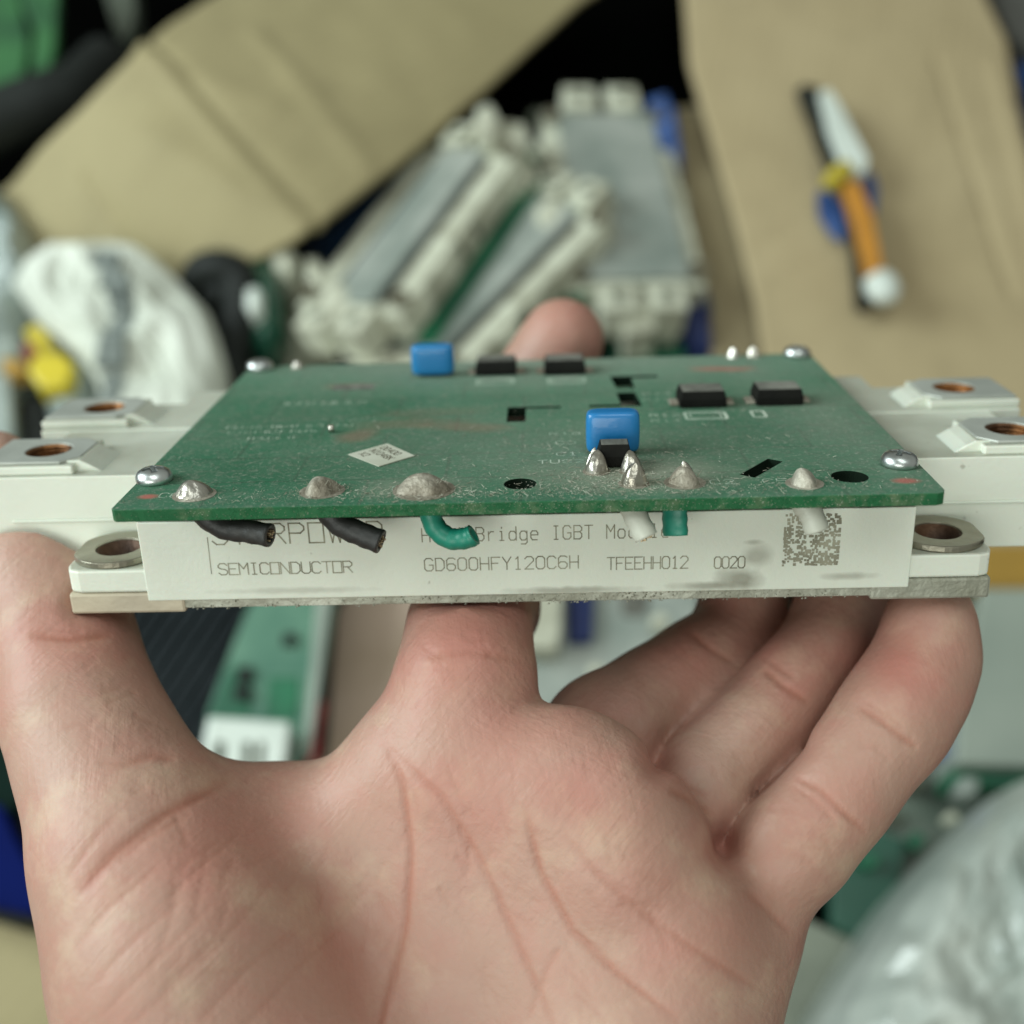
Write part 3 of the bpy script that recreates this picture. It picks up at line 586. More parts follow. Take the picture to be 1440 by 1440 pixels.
# right edge
tag(slab('blue_tub', [(1395,60),(1425,85),(1500,240),(1560,230),(1560,0),(1440,0)], 20, 24, M['blue_old']), 'blue tub at the top right beyond the tan cardboard', 'tub')
tag(slab('dark_grey_case', [(1360,-60),(1392,-10),(1420,50),(1440,70),(1540,60),(1540,-60)], 30, 12, mat('dark_grey', (.09,.09,.08), .6)), 'dark grey case in the top right corner', 'case')
# below the module
hs_ = empty('finned_heat_sink', world_on(265, 930, 30)); tag(hs_, 'black finned heat sink seen between thumb and green board', 'heat sink')
a0 = ang_of(230,1000,330,850,40); hs_.rotation_euler = (0, 0, R(a0)); 
b = MB(); b.box(-75, 75, -40, 34, -14, -4); b.build('base', M['fin'], hs_)
for k in range(13):
    b = MB(); b.box(-75, 75, -39+k*5.8, -36.6+k*5.8, -4.0, 12); b.build('fin', M['fin'], hs_, bevel=.4)
pb = slab('packaged_board', [(372,800),(480,800),(466,880),(452,960),(440,1030),(420,1090),(280,1080),(292,1000),(330,900)], 44, 3, M['pale_green'], bevel=.6)
tag(pb, 'green circuit board with dusty upper half above the white barcode sticker', 'circuit board')
oo = np.array(pb.location)/S
def on(name, pts, h, t, m): 
    top = [world_on(a, b, h)-oo for a, b in pts]; k = len(top); v = [tuple(p) for p in top] + [(p[0], p[1], p[2]-t) for p in top]
    return MB().add(v, [tuple(range(k)), tuple(range(2*k-1, k-1, -1))] + [(i, (i+1)%k, (i+1)%k+k, i+k) for i in range(k)]).build(name, m, pb, bevel=.5)
on('green_area', [(292,1008),(312,955),(330,935),(352,940),(352,1010)], 44.6, 1.2, M['old_green'])
on('green_area', [(376,952),(422,952),(418,1012),(370,1010)], 44.6, 1.2, M['old_green'])
for pts in ([(334,938),(354,936),(352,958),(332,960)], [(328,965),(352,966),(350,984),(328,982)], [(398,890),(416,890),(414,906),(396,906)]): on('chip', pts, 46.6, 2.4, M['coal'])
on('edge_rail', [(448,800),(470,800),(452,940),(436,1060),(424,1060),(438,930)], 48, 4, M['grey_panel'])
bc = empty('white_connector_block', world_on(340, 1045, 50)); tag(bc, 'white connector block with grey slots at the bottom of the green board', 'connector')
rel('body', [(292,1006),(408,1014),(404,1050),(398,1088),(280,1084),(284,1045)], 60, 14, M['white_gloss'], bc)
for x0_, x1_ in ((300,318),(340,356),(360,374)): rel('slot', [(x0_,1040),(x1_,1041),(x1_-3,1090),(x0_-3,1089)], 60.6, 3, M['dim'], bc)
tag(cable('red_wire', [(448,990,34),(440,1030,36),(436,1060,36),(400,1085,36)], 3.0, M['red']), 'red wire at the edge of the green board near the palm', 'wire')
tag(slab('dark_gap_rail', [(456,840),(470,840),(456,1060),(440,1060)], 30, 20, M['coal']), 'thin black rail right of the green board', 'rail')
nm = empty('pale_socket_unit', world_on(820, 900, 24)); tag(nm, 'pale grey socket unit seen between index and middle finger', 'socket unit')
rel('case', [(700,800),(990,800),(980,900),(900,990),(740,1010),(700,960)], 24, 26, M['old_metal'], nm)
rel('plug', [(742,810),(792,810),(790,880),(786,912),(738,910)], 38, 14, M['old_white'], nm)
rel('dark_socket', [(796,800),(838,800),(834,900),(798,900)], 30, 7, M['navy'], nm)
rel('recess_shade', [(870,830),(915,832),(908,868),(874,866)], 25, 4, M['dusty'], nm)  # dark raised slab paints in the shade of a recess
# right below
bx = empty('grey_green_box', world_on(1420, 960, 40)); tag(bx, 'smooth grey green box at the right edge, beyond the little finger', 'box')
rel('lid', [(1382,826),(1560,826),(1560,1082),(1345,1074),(1350,1000),(1366,900)], 52, 26, M['grey_panel'], bx)
rel('green_rim', [(1340,1068),(1560,1078),(1560,1118),(1335,1104)], 44, 16, M['old_green'], bx)
rel('foot', [(1352,1090),(1380,1092),(1376,1120),(1346,1116)], 50, 10, M['old_metal'], bx)
tag(slab('ochre_strip', [(1382,765),(1560,765),(1560,830),(1376,828)], 46, 10, M['ochre']), 'ochre strip between the right terminal and the grey green box', 'strip')
tag(slab('bright_blue_clip', [(1306,1010),(1344,1004),(1346,1050),(1318,1066),(1300,1058)], 36, 12, mat('bright_blue', (.01,.03,.45), .4)), 'small bright blue clip beside the little finger', 'clip')
tag(slab('grey_board_back', [(1220,1090),(1300,1040),(1420,1120),(1330,1260),(1180,1260),(1160,1180)], 14, 6, mat('grey_board', (.17,.20,.165), .5, col2=(.10,.13,.10), scale=3)), 'grey back of a circuit board below the little finger', 'circuit board')
tag(slab('dim_green_board', [(1170,1190),(1215,1160),(1275,1180),(1262,1260),(1220,1330),(1170,1300)], 24, 8, mat('dim_green', (.02,.085,.055), .4)), 'dim green circuit board between little finger and bubble wrap', 'circuit board')
tag(slab('grey_plate', [(1060,1330),(1130,1290),(1220,1330),(1240,1400),(1200,1500),(1060,1500)], 20, 8, mat('olive_grey', (.20,.22,.17), .5)), 'olive grey plate below the dim green board, beside the wrist', 'plate')
bw = crumpled('bubble_wrap', [(1130,1520),(1160,1420),(1215,1330),(1265,1250),(1330,1180),(1400,1115),(1480,1080),(1620,1100),(1620,1650),(1140,1650)], 66, 22, 9, M['film'], 40, .03, rings=12, n=40)
tag(bw, 'crumpled translucent bubble wrap in the lower right corner', 'bubble wrap'); bw.data.materials[0] = mat('bubble_film', (.60, .64, .58), .34, 0, col2=(.33, .38, .34), scale=2.4, bump=.5, bscale=7, Coat_Weight=.25, Transmission_Weight=.2)
# left
tag(slab('blue_crate', [(-80,1130),(0,1130),(22,1180),(60,1255),(50,1285),(-80,1260)], 50, 30, mat('royal_blue', (.003,.009,.09), .9, spec=.08)), 'royal blue crate at the left edge beside the thumb ball', 'crate')
tag(slab('black_tray', [(-80,880),(20,880),(30,1060),(60,1200),(80,1290),(20,1300),(-80,1270)], 38, 20, M['coal']), 'black tray around the royal blue crate', 'tray')
tag(slab('green_tray_liner', [(-80,1000),(10,1010),(30,1110),(20,1150),(-80,1120)], 44, 5, mat('deep_green', (.003,.014,.010), .8, spec=.1)), 'deep green liner in the black tray left of the thumb', 'liner')


# ------------------------------------------------------------------ the power module with its driver board
def module():
    root = empty('power_module')
    mat4 = Matrix.Translation(Vector(C0*S)) @ Matrix((RC @ RM.T).tolist()).to_4x4() @ Matrix.Translation(Vector(-CM*S))
    root.matrix_world = mat4
    tag(root, 'used ivory power module with green driver board screwed on top, held in the hand', 'power module')
    # housing
    h = MB()
    h.box(-49.8, 49.8, 0, 62, 1.82, 13.0)
    for sx in (-1, 1):
        for y0, y1 in ((12.2, 26.4), (34.6, 49.0)):
            pr = [(45*sx, 2.0), (70.2*sx, 2.0), (76.2*sx, 8.0), (76.2*sx, 15.3), (45*sx, 15.3)]
            h.prism_y(pr, y0, y1)
        h.prism_y([(45*sx, 2.3), (68*sx, 2.3), (71.5*sx, 6), (71.5*sx, 15.1), (45*sx, 15.1)], 26.3, 34.7)
        h.box(*sorted((46*sx, 58*sx)), 49.0, 58.0, 6.3, 15.0)
        # groove lips on the end face
        h.box(*sorted((53*sx, 72*sx)), 11.95, 12.3, 8.6, 9.0)
        # sloped shoulders of the raised terminal pads
        for y0, y1 in ((12.8, 25.6), (35.6, 48.4)):
            k = len(h.v)
            h.prism_y([(59.0*sx, 15.2), (60.8*sx, 16.3), (62.0*sx, 16.9), (64*sx, 16.9), (64*sx, 15.2)], y0 + 1.6, y1 - 3.4)
    hs = h.build('housing', M['ivory'], root, bevel=.45, seg=3)
    # raised terminal tabs and ears have real bores
    for sx in (-1, 1):
        for yc in (19.3, 41.8):
            tb = MB(); a, b = 62.6, 76.4
            o = [(a*sx, yc-6.3), (b*sx, yc-6.3), (b*sx, yc+6.3), (a*sx, yc+6.3)]
            if sx < 0: o = o[::-1]
            tb.plate(o, [circ(68.3*sx, yc, 3.35, 28)], 15.25, 16.6)
            t = tb.build('terminal_seat', M['ivory'], hs, bevel=.3)
            tp = MB(); o = [(62.4*sx, yc-3.4), (64.6*sx, yc-5.6), (76*sx, yc-5.6), (76*sx, yc+5.6), (64.6*sx, yc+5.6), (62.4*sx, yc+3.4)]
            if sx < 0: o = o[::-1]
            tp.plate(o, [circ(68.3*sx, yc, 3.2, 28)], 16.6, 17.05)
            t = tp.build('terminal', M['nickel'], root, bevel=.15)
            nt = MB()
            nt.lathe([(3.3, 15.32), (3.3, 16.9), (2.9, 16.9), (2.6, 16.6), (2.9, 16.3), (2.6, 16.0), (2.9, 15.7), (2.6, 15.45), (.1, 15.4)], (68.3*sx, yc, 0), 28)
            nt.build('threaded_nut', M['copper'], t, smooth=False)
    for sx in (-1, 1):
        for yc, yy in ((6.1, (0.15, 12.4)), (55.9, (49.6, 61.85))):
            e = MB(); s0, s1 = 49.0*sx, 60.6*sx; front = yc < 30
            if front: o = [(s0, yy[0]), (s1-2.0*sx, yy[0]), (s1-.6*sx, yy[0]+.5), (s1, yy[0]+2.0), (s1, yy[1]), (s0, yy[1])]
            else: o = [(s0, yy[0]), (s1, yy[0]), (s1, yy[1]-2.0), (s1-.6*sx, yy[1]-.5), (s1-2*sx, yy[1]), (s0, yy[1])]
            if sx < 0: o = o[::-1]
            e.plate(o, [circ(55*sx, yc, 3.0, 28)], 3.05, 6.3)
            e.build('mounting_ear', M['ivory'], hs, bevel=.35)
            w = MB()
            ring = [(55*sx + 5.9*math.cos(t), yc + 5.7*math.sin(t)) for t in np.linspace(0, 2*math.pi, 40, endpoint=False)]
            ring = [(max(min(x, 60.4), 50.1) if sx > 0 else min(max(x, -60.4), -50.1), y) for x, y in ring]
            w.plate(ring, [circ(55*sx, yc, 3.05, 28)], 6.32, 7.25)
            wo = w.build('washer', M['washer'], root, bevel=.2)
            bo = MB(); bo.lathe([(2.98, .5), (2.98, 7.0), (2.85, 7.0), (2.6, 1.2), (.1, 1.1)], (55*sx, yc, 0), 28)
            bo.build('bore', M['rust'], wo, smooth=True)
    # base plate
    bp = MB(); bp.box(-47, 47, .35, 61.6, .55, 1.8)
    n_ = 60
    bpo = bp.build('base_plate', M['plate'], root, bevel=.12)
    for sx in (-1, 1):
        for y0, y1, in ((.1, 13), (49, 61.9)):
            k = MB(); k.plate([(45*sx, y0), (60.4*sx, y0), (60.4*sx, y1), (45*sx, y1)][::sx], [circ(55*sx, 6.1 if y0 < 20 else 55.9, 2.99, 24)], 0, 3.0)
            c = k.build('corner_plate', M['beige'] if sx < 0 else M['plate'], bpo, bevel=.4)
            if sx < 0 and y0 < 20: c['label'] = 'beige clean corner plate'
    # silver chip where the right corner plate has worn
    # laser marking on the front face
    mk = MB(); P = lambda a: (a[0], -.03, a[1])
    z1 = 9.7
    lettering(mk, 'STARPOWER', -40.2, 9.75, 1.95, 2.75, 2.52, .20, P)
    lettering(mk, 'SEMICONDUCTOR', -39.9, 5.45, 1.15, 1.6, 1.365, .15, P)
    lettering(mk, 'Half-Bridge IGBT Module', -13.0, 9.55, 1.0, 1.85, 1.395, .15, P)
    lettering(mk, 'GD600HFY120C6H', -12.9, 5.45, 1.1, 1.75, 1.45, .15, P)
    lettering(mk, 'TFEEHH012', 10.8, 5.15, .95, 1.7, 1.18, .15, P)
    lettering(mk, '0020', 24.6, 5.05, .85, 1.6, 1.02, .15, P)
    for a, b in (((-40.9, 5.6), (-40.8, 10.8)), ):
        mk.add([P((a[0]-.05, a[1])), P((a[0]+.05, a[1])), P((b[0]+.05, b[1])), P((b[0]-.05, b[1]))], [(0,1,2,3)])
    mk.build('marking', M['mark'], hs)
    # etched square patch: worn grey speckle, not a readable code
    sq = MB(); rnd = random.Random(4); n = 25; x0, z0, w = 33.3, 5.2, 7.1
    for i in range(n):
        for j in range(n):
            if rnd.random() < .54:
                a, b = x0 + w*i/n, z0 + w*j/n; q = w/n*rnd.uniform(.9, 1.45); jx, jz = rnd.uniform(-.07,.07), rnd.uniform(-.07,.07)
                y = -.03 - .0007*rnd.random()
                sq.add([(a+jx, y, b+jz), (a+jx+q, y, b+jz), (a+jx+q, y, b+jz+q), (a+jx, y, b+jz+q)], [(0,1,2,3)])
    sq.build('etched_patch', M['mark'], hs)

    # ---------------- driver board
    Z = 18.21; x0, x1, y0, y1 = -49.15, 50.05, -9.0, 62.4
    def pz(u, v): p = mod_on(u, v, 2, Z); return (p[0], p[1])
    def chamfer(poly): return poly
    outer = [(x0+.5, y0), (x1-1.2, y0), (x1-.3, y0+.4), (x1, y0+1.2), (x1, y1-1), (x1-1, y1), (x0+1, y1), (x0, y1-1), (x0, y0+.6)]
    def slot(a, b, w):
        a, b = np.array(a), np.array(b); d = (b-a)/np.linalg.norm(b-a); n = np.array([-d[1], d[0]])*w/2
        return [tuple(a-n), tuple(b-n), tuple(b+n), tuple(a+n)]
    holes = [circ(-.1, -2.7, 2.0, 24), circ(40.3, -2.6, 2.2, 24),
             [(-2.4, 24.2), (.3, 24.2), (.3, 31.0), (5.6, 31.0), (5.6, 32.0), (-2.4, 32.0)],
             [(14.8, 41.2), (17.6, 41.2), (17.6, 48.0), (22.0, 48.0), (22.0, 49.4), (14.2, 49.4)],
             [(10.0, 31.0), (17.9, 31.0), (17.4, 39.0), (14.6, 39.0), (14.8, 32.2), (10.0, 32.2)],
             slot((28.0, -1.6), (32.6, 4.3), 2.0)]
    b = MB(); b.plate(outer, holes, Z-1.6, Z)
    board = b.build('circuit_board', M['pcb'], root, bevel=.12); board.data.materials.append(M['routed_shade'])
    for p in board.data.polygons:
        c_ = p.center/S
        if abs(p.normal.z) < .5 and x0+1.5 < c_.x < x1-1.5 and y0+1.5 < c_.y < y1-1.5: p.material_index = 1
    # screws
    def screw_mesh():
        s = MB(); s.lathe([(2.2, 0), (2.34, .3), (2.28, .8), (2.0, 1.3), (1.45, 1.62), (.8, 1.76), (.05, 1.8)], n=36)
        o = s.build('screw', M['zinc'], None, smooth=True)
        c = MB(); c.box(-1.2, 1.2, -.28, .28, .95, 4); c.box(-.28, .28, -1.2, 1.2, .9501, 4.001)
        co = c.build('cutter', M['zinc'])
        md = o.modifiers.new('b', 'BOOLEAN'); md.operation = 'DIFFERENCE'; md.object = co; md.solver = 'EXACT'; md.use_self = True
        dg = bpy.context.evaluated_depsgraph_get(); me = bpy.data.meshes.new_from_object(o.evaluated_get(dg))
        bpy.data.objects.remove(o); bpy.data.objects.remove(co)
        return me
    sm = screw_mesh()
    for i, (x, y) in enumerate(((-47.0, 1.3), (47.4, 1.3), (-47.0, 60.3), (47.4, 60.3))):
        s = bpy.data.objects.new('screw', sm); link(s, root); s.location = Vector((x, y, Z))*S; s.rotation_euler = (R(2), 0, R(25+40*i))
        sh = MB(); sh.lathe([(1.0, Z-4.9), (1.0, Z-.02)], (x, y, 0), 16); sh.build('shank', M['zinc'], root)
    # blue film capacitors
    def cap(x, y, wx=7.0, h=5.4):
        m = MB(); n = 28
        for_z = [(.0, .80), (.25, .93), (.8, 1.0), (h*.8, 1.0), (h*.94, .95), (h, .80)]
        v = []; 
        for z, sc in for_z:
            for j in range(n):
                th = 2*math.pi*j/n; c_, s_ = math.cos(th), math.sin(th)
                px = wx/2*math.copysign(abs(c_)**.42, c_); py = 1.75*math.copysign(abs(s_)**.5, s_)
                inset = (1-sc)*2.6
                px -= math.copysign(min(abs(px), inset), px); py -= math.copysign(min(abs(py), inset), py)
                v.append((x+px, y+py, Z+.35+z))
        f = [(i*n+j, i*n+(j+1)%n, (i+1)*n+(j+1)%n, (i+1)*n+j) for i in range(5) for j in range(n)] + [tuple(range(n))[::-1], tuple(5*n+j for j in range(n))]
        m.add(v, f); o = subsurf(m.build('capacitor', M['blue'], board, smooth=True), 2)
        for s_ in (-1, 1):
            l = MB(); l.tube([(x+s_*2.5, y, Z-1), (x+s_*2.5, y, Z+.8)], .3, 8); l.build('capacitor_lead', M['solder'], board)
        return o
    cap(12.0, 8.6, 7.1, 5.6); cap(-15.5, 52.6, 7.3, 5.1)
    # power diodes / suppressor, black moulded body with a dusty top
    def chip(x, y, w=7.0, d=5.4, h=2.5, legs=True):
        m = MB(); i = .35
        v = [(x-w/2, y-d/2, Z+.15), (x+w/2, y-d/2, Z+.15), (x+w/2, y+d/2, Z+.15), (x-w/2, y+d/2, Z+.15), (x-w/2, y-d/2, Z+h*.5), (x+w/2, y-d/2, Z+h*.5), (x+w/2, y+d/2, Z+h*.5), (x-w/2, y+d/2, Z+h*.5),
             (x-w/2+i, y-d/2+i, Z+h), (x+w/2-i, y-d/2+i, Z+h), (x+w/2-i, y+d/2-i, Z+h), (x-w/2+i, y+d/2-i, Z+h)]
        m.add(v, [(3,2,1,0), (8,9,10,11)] + [(a+o, (a+1)%4+o, (a+1)%4+4+o, a+4+o) for o in (0, 4) for a in range(4)])
        c = m.build('diode', M['black'], board, bevel=.12)
        t = MB(); t.box(x-w/2+i+.1, x+w/2-i-.1, y-d/2+i+.1, y+d/2-i-.1, Z+h-.1, Z+h+.03); t.build('diode_top', M['dusty'], board)
        if legs:
            for s_ in (-1, 1):
                l = MB(); l.box(*sorted((x+s_*(w/2-.2), x+s_*(w/2+1.3))), y-1.5, y+1.5, Z+.02, Z+.5); l.build('diode_lead', M['flux'], board, bevel=.15)
        return c
    for x, y in ((-4.9, 53.9), (6.7, 53.2), (26.8, 31.6), (38.2, 31.8)): chip(x, y)
    chip(11.9, 4.0, 4.3, 3.2, 3.0, False)
    # pads and outlines printed on the board
    sk = MB(); PP = lambda a: (a[0], a[1], Z+.022)
    def rect(xa, xb, ya, yb, sw=.22):
        for a, b in (((xa,ya),(xb,ya)),((xb,ya),(xb,yb)),((xb,yb),(xa,yb)),((xa,yb),(xa,ya))):
            q = slot(a, b, sw); sk.add([PP(p) for p in q], [(0,1,2,3)])
    for x, y in ((-4.9, 47.6), (6.9, 47.4), (26.6, 25.0)): rect(x-2.9, x+2.9, y-1.8, y+1.8, .5); rect(x-2.2, x+2.2, y-1.1, y+1.1, .2)
    for x, y in ((37.8, 25.2),): rect(x-4.4, x-2.6, y-1.6, y+1.6, .4)
    T = lambda t, u, v, w, h, p, sw=.14: lettering(sk, t, *pz(u, v), w, h, p, sw, PP)
    T('R18', 773, 612, 1.1, 1.1, 1.6); T('C3', 782, 625, 1.1, 1.4, 1.6); T('C1', 783, 641, 1.1, 1.4, 1.6); T('TUS2', 757, 652, 1.1, 1.3, 1.6, .17)
    T('R14', 905, 556, 1.1, 1.4, 1.6); T('R13', 905, 564, 1.1, 1.2, 1.6); T('R12', 915, 586, 1.1, 1.4, 1.6); T('R11', 917, 594, 1.1, 1.2, 1.6)
    T('C5', 1075, 680, 1.2, 1.6, 1.7); T('C2', 1000, 681, 1.2, 1.5, 1.7); T('C4', 551, 690, .9, 1.6, 1.4); T('C6', 222, 700, 1.0, 1.6, 1.4)
    pass
    T('I-LI-IIL-IIL-II IL-I II-LI', 316, 603, .52, 1.0, .74, .16); T('L-II-I IL-I I-LIIL', 320, 610, .52, .9, .74, .14); T('II-LI-L II', 346, 618, .5, .8, .72, .14)
    T('IL-I LI I-IL IL II', 398, 570, .5, 1.6, .74, .16)
    sk.build('silkscreen', M['silk'], board)
    pass
    rn0 = random.Random(5)
    for _ in range(70):      # vias
        x, y = rn0.uniform(-46, 46), rn0.uniform(8, 58); q_ = circ(x, y, .22, 8); sk.add([PP(p) for p in q_], [tuple(range(8))])
    for xs_, ys_ in ((-36, 47), (-36, 38), (8, 40), (30, 12), (-30, 8), (40, 45)):
        for k in range(2): rect(xs_+k*1.9, xs_+k*1.9+1.1, ys_, ys_+1.5, .55)
    pad = MB(); pad.box(-31.6, -24.8, 44.6, 47.6, Z+.004, Z+.02); pad.build('bare_pad', M['dusty'], board)
    # small paper label with three printed lines
    lp = [pz(490, 640), pz(533, 657), pz(583, 642), pz(545, 625)]
    lb = MB(); lb.add([(p[0], p[1], Z+.03) for p in lp] + [(p[0], p[1], Z+.16) for p in lp], [(0,1,2,3),(4,5,6,7)] + [(i,(i+1)%4,(i+1)%4+4,i+4) for i in range(4)])
    lbo = lb.build('paper_label', M['label'], board)
    A, B, D = np.array(lp[3]), np.array(lp[2]), np.array(lp[0]); ex = (B-A)/np.linalg.norm(B-A); ey = -(D-A)/np.linalg.norm(D-A)
    ik = MB(); PL = lambda a: (*(A + ex*a[0] + ey*a[1]), Z+.17)
    Lx = np.linalg.norm(B-A)
    for k, t in enumerate(('D0400', 'N1048K', 'X2')): lettering(ik, t, 1.0, -1.9 - 1.75*k, .62, 1.1, .88, .16, PL)
    ik.build('label_print', M['ink'], lbo)
    # solder joints
    def joint(x, y, r, h, seed, m='solder', lean=(0, 0)):
        rn = random.Random(seed); ph = [rn.uniform(0, 6.3) for _ in range(4)]
        n, k = 28, 12; v = []
        for i in range(k):
            t = i/(k-1); rr = r*((1-t)**.9*.52 + .48*math.sqrt(max(0, 1-t**2.2))); z = h*.78*t**.9
            for j in range(n):
                th = 2*math.pi*j/n; w = 1 + .12*math.sin(2*th+ph[0]) + .07*math.sin(3*th+ph[1]+1.5*t) + .03*math.sin(5*th+ph[2]-2*t)
                v.append((x + rr*w*math.cos(th) + lean[0]*t*t, y + rr*w*math.sin(th) + lean[1]*t*t, Z - .02 + z))
        f = [(i*n+j, i*n+(j+1)%n, (i+1)*n+(j+1)%n, (i+1)*n+j) for i in range(k-1) for j in range(n)] + [tuple((k-1)*n+j for j in range(n))]
        pr_ = MB(); pr_.lathe([(r*1.28, Z-.01), (r*1.28, Z+.05), (r*1.1, Z+.07), (.05, Z+.08)], (x, y, 0), 30); pr_.build('ring_pad', M['flux'], board)
        mb = MB().add(v, f); return subsurf(mb.build('solder_joint', M[m], board, smooth=True), 1)
    joint(-40.3, -4.2, 2.1, 2.5, 1, 'solder', (-.4, 0)); joint(-24.5, -3.9, 2.2, 2.5, 2, 'flux', (-.4, 0)); joint(-11.9, -4.2, 3.0, 2.8, 3, 'flux', (-.3, 0))
    joint(13.8, -3.6, 1.5, 3.6, 4, 'solder', (.2, 0)); joint(20.0, -3.6, 2.0, 2.9, 5, 'flux', (-.1, 0)); joint(34.3, -4.8, 1.8, 2.6, 6, 'flux', (-.5, 0))
    joint(9.5, 1.3, 1.4, 3.4, 7, 'solder', (.2, .9)); joint(13.9, 1.1, 1.3, 3.3, 8, 'solder', (-.2, .9))
    joint(8.9, 1.9, .8, 3.6, 17, 'solder', (.5, .9)); joint(20.4, -3.4, 1.0, 3.6, 18, 'solder', (-.6, 0))
    joint(-40.5, 61.0, 1.0, 1.6, 9); joint(36.4, 61.0, 1.1, 2.3, 10); joint(40.0, 61.0, 1.1, 2.5, 11)
    pn = MB(); pn.tube([(-27.6, 21.0, Z-.1), (-27.6, 21.0, Z+1.0)], .45, 10); pn.build('pin', M['solder'], board, smooth=True)
    # cut wire stubs hanging under the front edge
    def wire(pts, r, m, strands=0, squash=1.0):
        P_ = [np.array(p, float) for p in pts]; fine = []
        for i in range(len(P_)-1):
            p0 = P_[max(i-1,0)]; p1, p2 = P_[i], P_[i+1]; p3 = P_[min(i+2, len(P_)-1)]
            for t in np.linspace(0, 1, 7)[:-1]:
                fine.append(.5*((2*p1)+(p2-p0)*t+(2*p0-5*p1+4*p2-p3)*t*t+(-p0+3*p1-3*p2+p3)*t**3))
        fine.append(P_[-1]); 
        rad = [r*(1+.035*math.sin(i*1.7)) for i in range(len(fine))]
        mb = MB().tube(fine, rad, 20, squash, caps=False)
        # hollow cut end
        k = len(fine); t = fine[-1]-fine[-2]; t /= np.linalg.norm(t)
        n = 20; base = len(mb.v) - n; ring = mb.v[base:]; c = fine[-1]
        inner = [tuple(c + (np.array(q)-c)*.62) for q in ring]; deep = [tuple(c - t*1.0 + (np.array(q)-c)*.6) for q in ring]
        o_ = len(mb.v); mb.v += inner + deep
        mb.f += [(base+j, base+(j+1)%n, o_+(j+1)%n, o_+j) for j in range(n)] + [(o_+j, o_+(j+1)%n, o_+n+(j+1)%n, o_+n+j) for j in range(n)] + [tuple(o_+n+j for j in range(n))]
        w = mb.build('wire_stub', M[m], root, smooth=True); w.data.update()
        if strands:
            s = MB(); rn = random.Random(len(m)+int(c[0]))
            for _ in range(strands):
                a, rr = rn.uniform(0, 6.3), r*.52*math.sqrt(rn.random()); side = np.cross(t, [0,1,.2]); side /= np.linalg.norm(side); up = np.cross(side, t)
                q = c + rr*(math.cos(a)*side + math.sin(a)*up); s.tube([q - t*.9, q + t*rn.uniform(.0, .35)], .13, 6)
            s.build('copper_strands', M['strand'], w)
        return w
    my = lambda u, v, y: tuple(mod_on(u, v, 1, y))
    wire([(-40.5, -2.5, 16.7), my(285, 722, -5.5), my(315, 742, -6.0), my(348, 747, -6.6), my(380, 753, -7.4)], 1.45, 'wire_black', 16)
    wire([(-24.5, -3.5, 16.7), my(458, 715, -5.5), my(478, 737, -6.2), my(508, 751, -6.8), my(536, 762, -7.4)], 1.5, 'wire_black', 16)
    wire([(-12.0, -4.0, 16.7), my(603, 715, -6), my(612, 741, -6.5), my(632, 757, -7), my(655, 757, -7.5), my(666, 752, -7.6)], 1.32, 'wire_teal')
    wire([(13.9, -3.6, 16.7), my(885, 705, -5), my(895, 728, -6.4), my(909, 756, -7.4)], 1.5, 'wire_white', 8, .85)
    wire([(19.8, -3.6, 16.7), my(950, 705, -5), my(949, 730, -5.6), my(950, 753, -6.2)], 1.62, 'wire_teal', 0, .55)
    wire([(34.6, -4.4, 16.7), my(1128, 705, -5.5), my(1140, 722, -6), my(1149, 747, -6.6)], 1.5, 'wire_white', 0, .8)
    # dust grains and lint lying on the board, thickest round the solder joints and along the front edge
    d = MB(); rn = random.Random(11)
    centres = [(-24.5, -4, 4.5, 2.4, 260), (-11.5, -4.6, 4.5, 2.2, 420), (12, -2, 8, 4.5, 700), (20, -4, 5, 2.5, 260), (-2, -6, 45, 2.6, 1500), (34, -4, 4, 2.5, 120), (12, 5, 12, 7, 350), (0, 12, 45, 20, 700)]
    for cx, cy, sx, sy, n in centres:
        for _ in range(n):
            x, y = rn.gauss(cx, sx*.55), rn.gauss(cy, sy*.55)
            if not (x0+.3 < x < x1-.3 and y0+.02 < y < y1): continue
            r_ = rn.uniform(.03, .10); a = rn.uniform(0, 6.3)
            if rn.random() < .18:
                ln = rn.uniform(.2, .8); p = np.array([x, y, Z+.03]); q = p + np.array([math.cos(a)*ln, math.sin(a)*ln, rn.uniform(.05, .5)*ln]); w = np.array([-math.sin(a), math.cos(a), 0])*.03
                d.add([p-w, p+w, q+w, q-w, p+np.array([0,0,.05]), q+np.array([0,0,.05])], [(0,1,2,3),(0,4,5,3),(1,4,5,2)])
            else:
                v = [(x+r_*math.cos(a+k*2.09), y+r_*math.sin(a+k*2.09), Z-.01) for k in range(3)] + [(x, y, Z+r_*rn.uniform(.6,1.4))]
                d.add(v, [(0,1,3),(1,2,3),(2,0,3)])
    # grains on the front edge of the board
    for _ in range(900):
        x = rn.gauss(3, 26) if rn.random() < .7 else rn.uniform(x0+1, x1-2); z = Z - 1.55*rn.random()**.9
        if not x0+1 < x < x1-2: continue
        r_ = rn.uniform(.03, .09)
        v = [(x+r_*math.cos(k*2.09), y0+.01, z+r_*math.sin(k*2.09)) for k in range(3)] + [(x, y0-r_, z)]
        d.add(v, [(0,1,3),(1,2,3),(2,0,3)])
